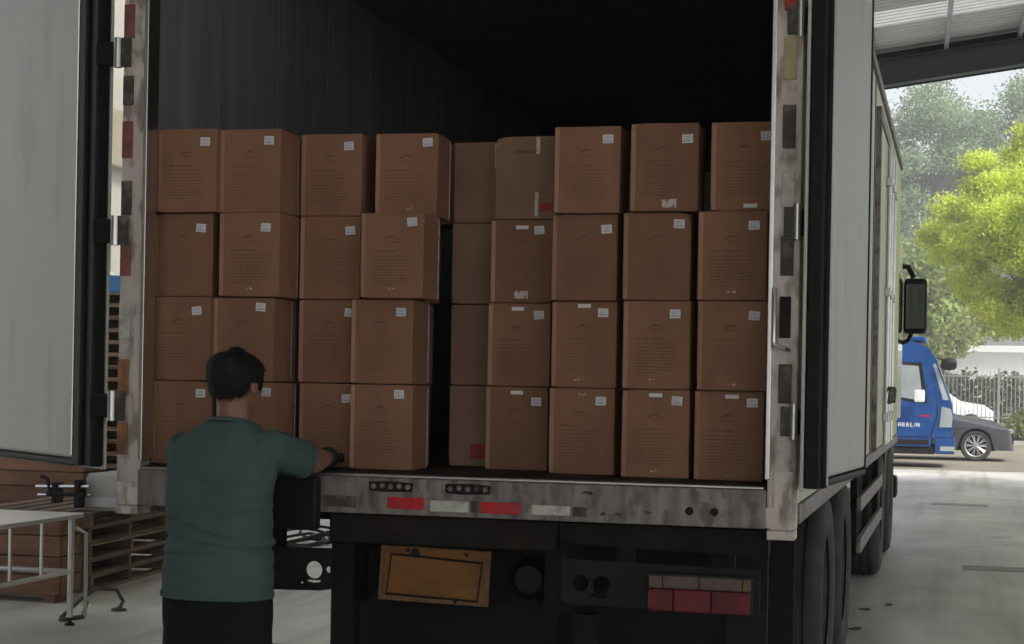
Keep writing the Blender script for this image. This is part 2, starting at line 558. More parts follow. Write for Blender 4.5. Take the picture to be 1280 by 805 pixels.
# ------------------------------------------------------------------ open-ended steel shed over the loading bay
SHED_RZ = math.radians(1.6)
shed = thing('loading_shed', 'open steel shed with white corrugated roof sheets and dark grey rafter over the truck', 'shed',
             (0, 0, 0), SHED_RZ)
SLOPE = 0.138


def roof_z(x):                      # underside of the purlins
    return 6.40 + SLOPE * (min(x, 8.0) - 0.7) - SLOPE * max(0.0, x - 8.0)


SX0, SX1, SY0, SY1, RIDGE = -5.8, 25.0, -22.0, 20.7, 8.0


def rafter(y):
    for (a, b) in ((SX0, RIDGE), (RIDGE, SX1)):
        mb = MB()
        za, zb = roof_z(a), roof_z(b)
        web = [(a, za - 0.40), (b, zb - 0.40), (b, zb), (a, za)]
        mb.prism(web, y - 0.01, y + 0.01)
        for dz in (-0.40, -0.02):
            mb.prism([(a, za + dz), (b, zb + dz), (b, zb + dz + 0.02), (a, za + dz + 0.02)], y - 0.11, y + 0.11)
        mb.build('rafter', K['beam_grey'], shed)


for (a, b) in ((SX0, RIDGE - 0.002), (RIDGE + 0.002, SX1)):
    MB().prism([(a, roof_z(a) - 0.41), (b, roof_z(b) - 0.41), (b, roof_z(b) + 0.152), (a, roof_z(a) + 0.152)], 20.72, 20.74).build('gable_fascia', K['beam_grey'], shed)
for y in (20.5, 10.6, 4.9, -0.8, -7.9, -15.0, -21.9):
    rafter(y)
    for x in (SX0 + 0.12, SX1 - 0.12):
        zt = roof_z(x) - 0.40
        mb = MB()
        mb.box(x - 0.11, x + 0.11, y - 0.12, y - 0.10, 0.03, zt)
        mb.box(x - 0.11, x + 0.11, y + 0.10, y + 0.12, 0.03, zt)
        mb.box(x - 0.008, x + 0.008, y - 0.10, y + 0.10, 0.03, zt)
        mb.box(x - 0.2, x + 0.2, y - 0.2, y + 0.2, 0.0, 0.03)
        mb.build('column', K['beam_grey'], shed)
pur = MB()
pur.box(-0.03, 0.03, SY0, SY1, 0.0, 0.012)
pur.box(-0.03, -0.018, SY0, SY1, 0.012, 0.15)
pur.box(-0.018, 0.03, SY0, SY1, 0.138, 0.15)
pur_me = pur.mesh('purlin', K['purlin'])
x = SX0 + 0.3
PX = []
while x < SX1:
    PX.append(x)
    x += 1.05
PX = [q - (min(PX, key=lambda t: abs(t - 1.02)) - 1.02) for q in PX]
for x in PX:
    if SX0 < x < SX1:
        link('purlin', pur_me, shed, (x, 0, roof_z(x)))


def roof_sheet_mesh(a, b, name, m):
    """trapezoidal ribs running down the slope, one metre wide"""
    prof = [(0, 0)]
    for k in range(5):
        o = k * 0.2
        prof += [(o + 0.10, 0), (o + 0.125, 0.03), (o + 0.165, 0.03), (o + 0.19, 0), ]
    prof.append((1.0, 0))
    vs, fs = [], []
    n = len(prof)
    for x in (a, b):
        for (y, h) in prof:
            vs.append((x, y, roof_z(x) + 0.155 + h))
    for k in range(n - 1):
        fs.append((k, k + 1, n + k + 1, n + k))
    return MB().add(vs, fs).mesh(name, m)


for (a, b) in ((SX0 - 0.3, RIDGE), (RIDGE, SX1 + 0.3)):
    op = roof_sheet_mesh(a, b, 'roof_sheet', K['roof_white'])
    cl = roof_sheet_mesh(a, b, 'roof_fill_sheet', K['roof_fill'])
    k = 0
    y = SY0
    while y < SY1 - 0.2:
        clear = (k % 6 == 1) or (y > 10 and k % 5 == 0)  # rows that get an added light-passing sheet
        link('roof_fill_sheet' if clear else 'roof_sheet', cl if clear else op, shed, (0, y, 0))
        y += 0.995
        k += 1
# unseen side wall of the shed, length set to shade the left door
wall = MB().box(SX0 - 0.2, SX0 - 0.02, SY0, 0.2, 0, roof_z(SX0) + 0.1).build('side_wall', K['cream'], shed)

# ================================================================== THE TRUCK
truck = thing('box_truck', 'white refrigerated box truck with both rear doors swung open, loaded with cartons', 'truck')
BED = 1.212            # load floor
BW = 1.25              # half width of the body
L_BODY = 9.55
ZT = 3.50              # top of the body

# body shell
MB().box(-1.204, 1.204, 0.085, L_BODY - 0.09, 1.09, BED).build('load_floor', K['rust_beam'], truck)
for sx in (-1, 1):
    a, b = sorted((sx * BW, sx * 1.226))
    MB().box(a, b, 0.085, L_BODY, 1.146, ZT - 0.05).build('side_wall', K['flank_lit_tint'], truck)
    a, b = sorted((sx * 1.224, sx * 1.205))
    MB().box(a, b, 0.085, L_BODY - 0.09, BED + 0.002, ZT - 0.0485).build('inner_lining', K['lining'], truck)
    a, b = sorted((sx * (BW + 0.012), sx * 1.15))
    MB().box(a, b, 0.09, L_BODY + 0.01, 1.078, 1.143, c=0.006).build('side_rail', K['steel'], truck)
    MB().box(sx * BW - 0.02, sx * BW + 0.02, 0.09, L_BODY + 0.012, ZT - 0.048, ZT + 0.012, c=0.006).build('roof_rail', K['steel'], truck)
for y in np.arange(0.75, 9.2, 0.62):
    MB().box(-1.2045, -1.202, y, y + 0.012, BED + 0.25, ZT - 0.09).build('lining_joint', K['joint'], truck)
    MB().box(1.202, 1.2045, y, y + 0.012, BED + 0.25, ZT - 0.09).build('lining_joint', K['joint'], truck)
# kick strip on the lining
MB().box(-1.204, -1.196, 0.09, L_BODY - 0.1, BED + 0.004, BED + 0.24).build('kick_strip', K['steel'], truck)
MB().box(1.196, 1.204, 0.09, L_BODY - 0.1, BED + 0.004, BED + 0.24).build('kick_strip', K['steel'], truck)
MB().box(-1.223, 1.223, L_BODY - 0.088, L_BODY, 1.06, ZT - 0.05).build('front_wall', K['frp'], truck)  # paler than the lining, to stand in for lens veil on the far wall
MB().box(-1.228, 1.228, 0.085, L_BODY, ZT - 0.048, ZT).build('roof', K['lining'], truck)
MB().box(-1.262, 1.262, 0.085, L_BODY + 0.012, ZT + 0.014, ZT + 0.03).build('roof_skin', K['body_paint'], truck)

# rear portal frame
for sx in (-1, 1):
    a, b = sorted((sx * 1.158, sx * 1.255))
    post = MB().box(a, b, 0.0, 0.08, 1.064, ZT + 0.02, c=0.006).build('rear_post', K['steel_post'], truck)
    # bright inner lip of the post
    a, b = sorted((sx * 1.150, sx * 1.166))
    MB().box(a, b, -0.008, 0.084, BED + 0.02, ZT, c=0.003).build('lip', K['chrome'], post)
    # corner gusset welded over the foot of the post
    g = MB()
    if sx > 0:
        g.prism([(1.175, 1.064), (1.245, 1.064), (1.245, 1.26), (1.183, 1.26), (1.183, 1.14), (1.05, 1.135), (1.05, 1.072), (1.175, 1.072)], -0.012, -0.004)
    else:
        g.prism([(-1.245, 1.064), (-1.05, 1.068), (-1.05, 1.125), (-1.183, 1.13), (-1.183, 1.15), (-1.245, 1.15)], -0.012, -0.004)
    g.build('gusset', K['steel_post'], post)
    a, b = sorted((sx * 1.16, sx * 1.252))
    MB().box(a, b, -0.01, 0.10, 1.03, 1.062, c=0.004).build('foot', K['steel_post'], post)
MB().box(-1.157, 1.157, 0.004, 0.08, ZT - 0.13, ZT + 0.018, c=0.006).build('rear_header', K['steel_post'], truck)
MB().box(-1.149, 1.149, 0.019, 0.084, 1.09, BED).build('threshold', K['rust_beam'], truck)
sill = MB().box(-1.157, 1.157, -0.022, 0.018, 1.066, BED - 0.014, c=0.005).build('rear_sill', K['steel'], truck)
MB().box(-1.149, 1.149, -0.026, 0.018, BED - 0.013, BED - 0.004, c=0.003).build('lip', K['chrome'], sill)


def sill_plate(x0, x1, z0, z1, m, name='reflector', t=0.006):
    p = MB().box(x0, x1, -0.0225 - t, -0.0225, z0, z1, c=min(0.003, t * 0.4)).build(name, m, sill)
    return p


sill_plate(-0.180, -0.042, 1.089, 1.130, K['red_refl'])
sill_plate(-0.022, 0.120, 1.084, 1.124, K['white_refl'])
sill_plate(0.163, 0.308, 1.084, 1.124, K['red_refl'])
sill_plate(0.348, 0.485, 1.086, 1.120, K['white_refl'])
for (x0, x1, z0, z1) in ((0.495, 0.545, 1.085, 1.118), (0.128, 0.150, 1.086, 1.126), (-0.42, -0.30, 1.088, 1.128)):
    sill_plate(x0, x1, z0, z1, K['dark_refl'], 'reflector_backing', 0.004)
# scars, bolt heads and holes on the sill
for (x0, z0, n, w) in ((-0.24, 1.168, 5, 0.032), (0.045, 1.168, 5, 0.032)):
    sc = MB()
    ring = [(x0 - 0.01, z0 - 0.018), (x0 + 0.05, z0 - 0.022), (x0 + 0.15, z0 - 0.018), (x0 + 0.155, z0 + 0.012), (x0 + 0.07, z0 + 0.018), (x0 - 0.012, z0 + 0.014)]
    sc.prism(ring, -0.0245, -0.0225)
    sc.build('rust_patch', K['rust_beam'], sill)
    for k in range(n):
        MB().lathe([(0.0, -0.034), (0.008, -0.034), (0.0105, -0.030), (0.0105, -0.024)], 6, 'Y', (x0 + 0.008 + k * w, 0, z0 - 0.002 + 0.003 * (k % 2))).build('bolt_head', K['purlin_dark'], sill)
for x in (0.90, 0.985):
    MB().lathe([(0.0, -0.030), (0.010, -0.030), (0.014, -0.026), (0.014, -0.023)], 14, 'Y', (x, 0, 1.118)).build('bolt_head', K['rust_beam'], sill)
sr = random.Random(3)
for (cx, cz, w, h) in ((0.60, 1.098, 0.03, 0.016), (0.655, 1.098, 0.035, 0.012), (0.755, 1.108, 0.03, 0.012),
                       (0.55, 1.168, 0.04, 0.012), (0.30, 1.085, 0.0, 0.0), (-0.9, 1.10, 0.06, 0.02)):
    if w == 0:
        continue
    pts = []
    for k in range(15):
        t = 2 * PI * k / 15
        q = 0.5 * (0.35 + 0.9 * sr.random())
        pts.append((cx + w * q * math.cos(t), cz + h * q * math.sin(t)))
    MB().prism(pts, -0.0237, -0.0226).build('rust_patch', K['scar'], sill)
# added black block standing in for the shaded stretch of sill by the worker
MB().box(-0.665, -0.43, -0.075, -0.0235, 1.005, 1.195, c=0.012).build('dark_sill_block', K['rubber'], truck)


# post furniture -------------------------------------------------------------
def post_plate(x0, x1, z0, z1, m, name='reflector', t=0.007, y=-0.001):
    return MB().box(x0, x1, y - t, y, z0, z1, c=0.003).build(name, m, truck)


for z0, z1, m in ((2.80, 2.925, K['red_faded']), (2.352, 2.49, K['red_faded']), (2.14, 2.268, K['dark_refl']), (1.915, 2.045, K['red_faded']),
                  (1.68, 1.82, K['white_refl']), (1.47, 1.605, K['orange_faded']), (1.25, 1.37, K['orange_faded']), (2.55, 2.66, K['dark_refl']),
                  (3.05, 3.18, K['dark_refl']), (1.085, 1.13, K['white_refl'])):
    post_plate(-1.252, -1.209, z0, z1, m)
for z0, z1, m in ((2.812, 2.93, K['red_refl']), (2.58, 2.724, K['yellow_refl']), (2.348, 2.495, K['dark_refl']), (2.148, 2.275, K['white_refl']),
                  (1.92, 2.052, K['dark_refl']), (1.49, 1.622, K['dark_refl']), (3.0, 3.13, K['yellow_refl'])):
    post_plate(1.190, 1.234, z0, z1, m)
# grab handle with its black backing on the right post
post_plate(1.190, 1.228, 1.71, 1.85, K['rubber'], 'handle_backing')
MB().tube([(1.176, 0.0, 1.875), (1.176, -0.035, 1.872), (1.176, -0.045, 1.85), (1.176, -0.045, 1.70), (1.178, -0.045, 1.685), (1.215, -0.045, 1.672), (1.222, -0.03, 1.67), (1.222, 0.0, 1.67)],
          0.008, 8).build('grab_handle', K['chrome'], truck, True)


# doors ----------------------------------------------------------------------
def door(sx, hinge, end, zb, zt):
    """open rear door: local x runs from hinge to free edge, its inner (lined) face looks to -y or outwards"""
    h = Vector((hinge[0], hinge[1], 0))
    e = Vector((end[0], end[1], 0))
    d = (e - h)
    w = d.length
    d.normalize()
    nrm = Vector((d.y, -d.x, 0)) if sx < 0 else Vector((d.y, -d.x, 0))
    if sx < 0 and nrm.y > 0:
        nrm = -nrm
    if sx > 0 and nrm.x < 0:
        nrm = -nrm
    # matrix: local x = d, local y = nrm (towards the inner face), z up
    M = Matrix(((d.x, nrm.x, 0, h.x), (d.y, nrm.y, 0, h.y), (0, 0, 1, 0), (0, 0, 0, 1)))
    dm = MB().box(0.0, w, -0.014, -0.003, zb, zt, M, c=0.003)
    dm.box(0.16, w - 0.01, -0.075 if sx < 0 else -0.030, -0.0145, zb + 0.01, zt - 0.01, M, c=0.006)
    dr = dm.build('rear_door', K['body_paint'], truck)
    gw = 0.215 if sx < 0 else 0.125
    pn = MB().box(gw + 0.005, w - 0.026, -0.002, 0.028, zb + 0.034, zt - 0.034, M, c=0.012).build('inner_panel', K['frp'], dr)
    # multi-lip gasket round the panel: four runs, three lips each
    gk = MB()
    for (x0, x1, hgt) in ((0.004, gw * 0.34, 0.05), (gw * 0.36, gw * 0.66, 0.066), (gw * 0.70, gw, 0.042)):
        gk.box(x0, x1, -0.0015, hgt, zb + 0.01, zt - 0.01, M, c=0.008)
    gk.build('gasket', K['rubber'], dr)
    MB().box(w - 0.022, w - 0.004, -0.0015, 0.032, zb + 0.01, zt - 0.01, M, c=0.01).build('gasket', K['rubber'], dr)
    MB().box(gw + 0.004, w - 0.026, -0.0015, 0.034, zb + 0.003, zb + 0.030, M, c=0.01).build('gasket', K['rubber'], dr)
    MB().box(gw + 0.004, w - 0.026, -0.0015, 0.034, zt - 0.030, zt - 0.003, M, c=0.01).build('gasket', K['rubber'], dr)
    if True:
        MB().box(gw * 0.66, gw * 0.70, 0.0, 0.068, zb + 0.05, zt - 0.05, M).build('trim_strip', K['chrome'], dr)
    if sx > 0:
        MB().box(gw * 0.37, gw * 0.55, 0.0665, 0.069, zb + 0.02, zt - 0.05, M).build('trim_strip', K['frp'], dr)
    return dr


door(-1, (-1.362, 0.10), (-2.31, 0.86), 1.185, 3.45)
door(1, (1.288, -0.09), (1.398, 1.10), 1.20, 3.45)
# hinges: strap, knuckle and pin, from post to door
for z in (2.745, 2.083, 1.43, 3.25):
    hg = MB().box(-1.37, -1.285, -0.004, 0.026, z - 0.045, z + 0.045, c=0.01).build('hinge', K['rubber'], truck)
    MB().lathe([(0, z - 0.055), (0.016, z - 0.055), (0.016, z + 0.055), (0, z + 0.055)], 12, 'Z', (-1.272, -0.012, 0)).build('knuckle', K['chrome'], hg, True)
    MB().box(-1.262, -1.218, -0.018, -0.0085, z - 0.055, z + 0.055, c=0.003).build('hinge_leaf', K['dark_refl'], hg)
for z in (2.78, 2.10, 1.43, 3.28):
    hg = MB().box(1.258, 1.305, -0.006, 0.03, z - 0.045, z + 0.045, c=0.008).build('hinge', K['rubber'], truck)
    MB().lathe([(0, z - 0.06), (0.014, z - 0.06), (0.014, z + 0.06), (0, z + 0.06)], 12, 'Z', (1.245, -0.016, 0)).build('knuckle', K['chrome'], hg, True)
    MB().box(1.20, 1.232, -0.018, -0.0085, z - 0.05, z + 0.05, c=0.003).build('hinge_leaf', K['dark_refl'], hg)

# underside rear ---------------------------------------------------------------
MB().box(-0.42, 0.425, 0.03, 0.11, 0.955, 1.06, c=0.008).build('rear_crossmember', K['rust_beam'], truck)
MB().prism([(0.43, 1.055), (1.16, 1.055), (1.16, 0.965), (0.43, 0.985)], 0.055, 0.12).build('rear_crossmember', K['chassis'], truck)
for x in (-0.40, 0.40):
    MB().box(x - 0.04, x + 0.04, 0.14, 11.6, 0.72, 0.99).build('chassis_rail', K['chassis'], truck)
for y in (0.6, 1.6, 5.6, 7.2, 8.4):
    MB().box(-0.36, 0.36, y, y + 0.1, 0.76, 0.96).build('chassis_crossmember', K['chassis'], truck)
for y in np.arange(0.5, 9.3, 0.62):
    MB().box(-1.15, 1.15, y, y + 0.06, 0.995, 1.085).build('floor_bearer', K['chassis'], truck)
# number-plate board, turned a little out of level
pm = Matrix.Translation((-0.025, 0.06, 0.848)) @ Matrix.Rotation(math.radians(1.2), 4, 'Y') @ Matrix.Rotation(math.radians(-5), 4, 'X')
pb = MB().box(-0.205, 0.205, -0.008, 0.004, -0.098, 0.098, pm, c=0.004).build('number_plate_board', K['plate'], truck)
rim = MB()
fr = [(-0.175, -0.075), (0.165, -0.082), (0.175, 0.055), (-0.165, 0.068)]
rim.tube([pm @ Vector((a, -0.011, b)) for a, b in fr], 0.005, 6, closed=True)
rim.build('frame', K['rust_beam'], pb)
edge = MB()
for (x0, x1, z0, z1) in ((-0.204, 0.204, -0.097, -0.083), (-0.204, -0.190, -0.082, 0.096), (0.190, 0.204, -0.082, 0.096)):
    edge.box(x0, x1, -0.014, -0.0085, z0, z1, pm)
edge.build('rim', K['plate_rim'], pb)
for (a, b, r) in ((-0.105, 0.085, 0.008), (0.115, 0.08, 0.008), (-0.075, 0.075, 0.017), (0.085, -0.088, 0.009)):
    q = pm @ Vector((a, -0.012, b))
    MB().lathe([(0, -0.005), (r * 0.7, -0.004), (r, 0.0), (r, 0.006)], 10, 'Y', q).build('bolt_head', K['dark_plastic'], pb)
MB().box(-0.16, 0.12, 0.075, 0.12, 0.74, 0.95).build('plate_bracket', K['chassis'], truck)
MB().box(-0.36, 0.37, 0.30, 0.34, 0.30, 0.99).build('rear_baffle', K['chassis'], truck)
MB().lathe([(0.0, 0.22), (0.05, 0.22), (0.075, 0.25), (0.08, 0.30)], 20, 'Y', (0.28, 0, 0.83)).build('coupling_socket', K['rubber'], truck, True)
# lamp carriers left and right with two round openings each
for sx in (-1, 1):
    outer = [(0.43, 0.775), (0.47, 0.768), (1.13, 0.755), (1.13, 0.915), (0.43, 0.925)]
    holes = [circle(0.50, 0.842, 0.029), circle(0.575, 0.838, 0.033)]
    holes.append([(0.535, 0.80), (0.545, 0.806), (0.602, 0.803), (0.605, 0.797), (0.59, 0.792), (0.55, 0.793)])
    holes.append(circle(0.635, 0.795, 0.007, 10))
    if sx < 0:
        outer = [(max(-a - 0.005, -1.04), b) for a, b in outer]
        holes = [circle(-0.422, 0.842, 0.0001, 6)] and [circle(-0.50, 0.843, 0.032), circle(-0.442, 0.846, 0.012, 16),
                 [(-0.528, 0.806), (-0.472, 0.806), (-0.478, 0.799), (-0.50, 0.795), (-0.522, 0.799)], circle(-0.547, 0.794, 0.005, 10)]
    lc = plate_with_holes(outer, holes, 0.008, 'lamp_carrier')
    lc.v = [(a, b + 0.10, c) for a, b, c in lc.v]
    lcb = lc.build('lamp_carrier', K['dark_plastic'], truck)
    MB().box(sx * 1.0 - 0.04, sx * 1.0 + 0.04, 0.106, 0.15, 0.90, 1.0).build('hanger', K['chassis'], lcb)
    MB().box(sx * 0.66 - 0.03, sx * 0.66 + 0.03, 0.106, 0.15, 0.90, 1.0).build('hanger', K['chassis'], lcb)
    lx = 0.05 if sx < 0 else 0.0
    a, b = sorted((sx * 0.745, sx * (1.110 - 0.02 - lx if sx < 0 else 1.110)))
    tl = MB().box(a, b, 0.055, 0.0955, 0.758, 0.895, c=0.008).build('tail_lamp', K['dark_plastic'], truck)
    xe = 1.034 if sx < 0 else 1.104
    for (x0, x1, m) in ((0.752, 0.838, K['lamp_red']), (0.840, 0.968, K['lamp_red_bright']), (0.970, xe, K['lamp_red'])):
        a, b = sorted((sx * x0, sx * x1))
        MB().box(a, b, 0.040, 0.0545, 0.764, 0.842, c=0.005).build('red_lens', m, tl)
        for k in range(5):
            MB().box(a + 0.004, b - 0.004, 0.0385, 0.0398, 0.772 + 0.014 * k, 0.778 + 0.014 * k).build('lens_rib', m, tl)
    for (x0, x1, m) in ((0.752, 0.80, K['lamp_clear']), (0.802, 0.925, K['lamp_clear']), (0.927, 1.075 if sx > 0 else 1.01, K['lamp_clear']), (1.077 if sx > 0 else 1.012, 1.104 if sx > 0 else 1.034, K['plate_rim'])):
        a, b = sorted((sx * x0, sx * x1))
        MB().box(a, b, 0.042, 0.0545, 0.844, 0.888, c=0.004).build('clear_lens', m, tl)
    for (x0, x1) in ((0.752, 0.785), (1.06, 1.104) if sx > 0 else (0.99, 1.034)):
        a, b = sorted((sx * x0, sx * x1))
        MB().box(a, b, 0.036, 0.0395, 0.775, 0.83, c=0.001).build('reflex', K['lamp_red_bright'], tl)
# underrun bar and mud flaps
MB().box(-1.1, 1.1, 0.16, 0.26, 0.42, 0.54, c=0.015).build('underrun_bar', K['chassis'], truck)
for x in (-0.41, 0.5):
    MB().box(x - 0.04, x + 0.04, 0.18, 0.24, 0.545, 0.72).build('underrun_bracket', K['chassis'], truck)
for (x0, x1, y) in ((0.60, 1.07, 2.05), (-1.19, -0.62, 2.12)):
    MB().box(x0, x1, y, y + 0.012, 0.22, 0.985, c=0.004).build('mud_flap', K['rubber'], truck)
MB().box(0.98, 1.13, 0.35, 0.37, 0.2, 0.985, c=0.004).build('side_flap', K['rubber'], truck)
MB().box(0.30, 1.0, 0.62, 0.64, 0.20, 0.985, c=0.004).build('splash_sheet', K['rubber'], truck)


# wheels -----------------------------------------------------------------------
def wheel(x_out, yc, dual, sx):
    R = 0.515
    w = 0.26
    prof = [(0.30, 0.0), (0.33, -0.012), (0.42, -0.02), (0.47, -0.012), (0.50, 0.01), (R, 0.035), (R, 0.06), (R - 0.014, 0.066), (R - 0.014, 0.078), (R, 0.084),
            (R, 0.124), (R - 0.014, 0.130), (R - 0.014, 0.142), (R, 0.148), (R, 0.18), (R - 0.014, 0.186), (R - 0.014, 0.196), (R, 0.2), (R, 0.225), (0.50, 0.25), (0.47, 0.272), (0.42, 0.28), (0.33, 0.272), (0.30, w)]
    hub = thing_part('wheel', truck, (0, 0, 0))
    for k in range(2 if dual else 1):
        off = k * 0.33
        MB().lathe([(r, x_out * 1.0 - sx * (h + off)) for r, h in prof], 44, 'X', (0, yc, R)).build('tyre', K['tyre'], hub, True)
    MB().lathe([(0.31, x_out - sx * 0.01), (0.30, x_out - sx * 0.03), (0.25, x_out - sx * 0.10), (0.13, x_out - sx * 0.11), (0.12, x_out - sx * 0.02), (0.0, x_out - sx * 0.01)], 28, 'X', (0, yc, R)).build('rim', K['iron'], hub, True)


def thing_part(name, parent, loc):
    return link(name, None, parent, loc)


for yc, dual in ((2.76, True), (4.12, True), (8.75, False), (10.75, False)):
    for sx in (-1, 1):
        wheel(sx * 1.155, yc, dual, sx)
    MB().tube([(-0.9, yc, 0.515), (0.9, yc, 0.515)], 0.07, 10).build('axle', K['chassis'], truck)
# mudguards over the rear pair
for sx in (-1, 1):
    for yc in (2.76, 4.12):
        arc = [(yc + 0.57 * math.cos(t), 0.515 + 0.515 * math.sin(t)) for t in np.linspace(math.radians(30), math.radians(150), 14)]
        arc2 = [(yc + 0.555 * math.cos(t), 0.515 + 0.50 * math.sin(t)) for t in np.linspace(math.radians(150), math.radians(30), 14)]
        a, b = sorted((sx * 0.94, sx * 0.6))
        mb = MB().prism(arc + arc2, a, b, 'X')
        mb.v = [(x, y, z + 0.03) for x, y, z in mb.v]
        mb.build('mudguard', K['rubber'], truck)

# flank: guard rails, tank, side door with lock rods ----------------------------
for sx in (-1, 1):
    gd = thing_part('side_guard', truck, (0, 0, 0))
    for z in (0.52, 0.78):
        a, b = sorted((sx * 1.175, sx * 1.205))
        MB().box(a, b, 5.0, 8.0, z, z + 0.09, c=0.006).build('rail', K['steel'], gd)
    for y in (5.1, 6.5, 7.9):
        a, b = sorted((sx * 1.13, sx * 1.173))
        MB().box(a, b, y, y + 0.06, 0.50, 0.98).build('upright', K['chassis'], gd)
MB().box(0.62, 1.08, 5.3, 6.3, 0.42, 0.93, c=0.05).build('fuel_tank', K['silver'], truck)
MB().box(-1.08, -0.62, 5.3, 6.1, 0.48, 0.93, c=0.03).build('battery_box', K['chassis'], truck)
MB().box(0.62, 1.08, 6.6, 7.6, 0.48, 0.93, c=0.02).build('tool_box', K['chassis'], truck)
sdr = MB().box(1.2505, 1.275, 5.15, 7.25, 1.16, 3.22, c=0.006).build('side_door', K['flank_lit_tint'], truck)
for (y0, y1, z0, z1) in ((5.08, 5.14, 1.15, 3.30), (7.26, 7.32, 1.15, 3.30), (5.145, 7.255, 3.225, 3.30)):
    MB().box(1.2505, 1.285, y0, y1, z0, z1, c=0.005).build('frame', K['steel'], sdr)
for y in (6.15, 6.55, 7.05):
    MB().tube([(1.295, y, 1.165), (1.295, y, 3.20)], 0.016, 10).build('lock_rod', K['chrome'], sdr)
    for z in (1.35, 2.2, 2.95):
        MB().box(1.2755, 1.318, y - 0.04, y + 0.04, z - 0.03, z + 0.03, c=0.005).build('rod_guide', K['chrome'], sdr)
    MB().tube([(1.31, y, 1.55), (1.325, y - 0.02, 1.53), (1.325, y - 0.25, 1.45)], 0.012, 8).build('handle', K['dark_refl'], sdr)
MB().box(1.2505, 1.254, 7.35, 9.5, 1.16, 3.40).build('lime_graphic', K['lime'], truck)
for y in (3.2, 4.9):
    MB().box(1.2505, 1.256, y, y + 0.03, 1.15, 3.44).build('panel_joint', K['steel'], truck)

# cab ----------------------------------------------------------------------------
cab = thing_part('cab', truck, (0, 0, 0))
MB().prism([(9.9, 0.62), (12.12, 0.62), (12.16, 1.24), (9.9, 1.24)], -1.14, 1.14, 'X').build('lower_panel', K['dark_plastic'], cab)
prof = [(9.85, 1.25), (12.15, 1.25), (12.18, 1.4), (12.20, 1.75), (12.02, 2.75), (11.85, 3.0), (9.9, 3.05), (9.85, 2.9)]
MB().prism(prof, -1.2, 1.2, 'X').build('cab_shell', K['white_paint'], cab)
MB().prism([(12.215, 1.75), (12.045, 2.70), (12.055, 2.70), (12.225, 1.75)], -1.1, 1.1, 'X').build('windscreen', K['glass'], cab)
for sx in (-1, 1):
    a, b = sorted((sx * 1.2005, sx * 1.21))
    MB().prism([(10.75, 1.75), (12.05, 1.75), (11.9, 2.6), (10.75, 2.65)], a, b, 'X').build('side_window', K['glass'], cab)
    MB().box(sx * 0.95 - 0.17, sx * 0.95 + 0.17, 12.2, 12.26, 0.78, 0.98, c=0.02).build('headlamp', K['glass_pale'], cab)
MB().box(-1.18, 1.18, 12.1, 12.32, 0.42, 0.66, c=0.05).build('bumper', K['dark_plastic'], cab)
for y in (9.95, 11.9):
    MB().box(-0.6, 0.6, y, y + 0.12, 0.56, 0.62).build('cab_mount', K['chassis'], cab)
for sx in (-1, 1):
    mr = MB().box(sx * 1.33 - 0.115, sx * 1.33 + 0.115, 11.98, 12.14, 2.10, 2.66, c=0.045).build('mirror', K['dark_plastic'], cab)
    MB().box(sx * 1.33 - 0.09, sx * 1.33 + 0.09, 11.972, 11.979, 2.15, 2.60, c=0.002).build('mirror_glass', K['glass'], mr)
    MB().tube([(sx * 1.15, 12.0, 2.78), (sx * 1.25, 12.08, 2.78), (sx * 1.31, 12.08, 2.67)], 0.028, 8).build('arm', K['dark_plastic'], mr)
    MB().tube([(sx * 1.15, 12.0, 1.98), (sx * 1.26, 12.06, 2.03), (sx * 1.30, 12.06, 2.11)], 0.022, 8).build('arm', K['dark_plastic'], mr)

# ================================================================== CARTONS
CW, CH, CD = 0.243, 0.3125, 0.19


def carton_mesh(seed, m):
    """a board box with soft faces: slight bulge, rounded edges and a crushed corner or two"""
    q = random.Random(seed)
    bm = bmesh.new()
    bmesh.ops.create_cube(bm, size=1.0)
    bmesh.ops.bevel(bm, geom=bm.edges[:], offset=0.012, segments=1, affect='EDGES')
    bmesh.ops.subdivide_edges(bm, edges=[e for e in bm.edges if e.calc_length() > 0.5], cuts=5, use_grid_fill=True)
    dents = []
    for k in range(q.choice((1, 1, 2, 3))):
        dents.append((Vector((q.choice((-1, 1)) * CW / 2, q.choice((0, 0, 1)) * CD, q.choice((0, 1)) * CH)), q.uniform(0.02, 0.045), q.uniform(0.003, 0.008)))
    ctr = Vector((0, CD / 2, CH / 2))
    for v in bm.verts:
        c = Vector((v.co.x * CW, (v.co.y + 0.5) * CD, (v.co.z + 0.5) * CH))
        ex, ez = 1 - (2 * v.co.x) ** 2, 1 - (2 * v.co.z) ** 2
        if abs(v.co.y) > 0.49 and v.co.y > 0:
            c.y += 0.002 * ex * ez
        c.x += noise.noise(Vector((c.y * 9, c.z * 9, seed))) * 0.0016
        c.z += noise.noise(Vector((c.x * 9, c.y * 9, seed + 5.5))) * 0.0010
        for d, r, a in dents:
            l = (c - d).length
            if l < r:
                c += (ctr - d).normalized() * a * (1 - l / r)
        v.co = c
    me = bpy.data.meshes.new('carton')
    bm.to_mesh(me)
    bm.free()
    me.materials.append(m)
    return me


CARTONS = [carton_mesh(s, K['carton']) for s in range(8)]
CARTON_DULL = carton_mesh(40, K['carton_dull'])
CARTON_LIT = carton_mesh(41, K['carton_lit'])
JOINT = MB().box(-CW / 2 + 0.003, -CW / 2 + 0.018, -0.0012, 0.0005, 0.004, CH - 0.004).mesh('glue_joint', K['carton_joint'])
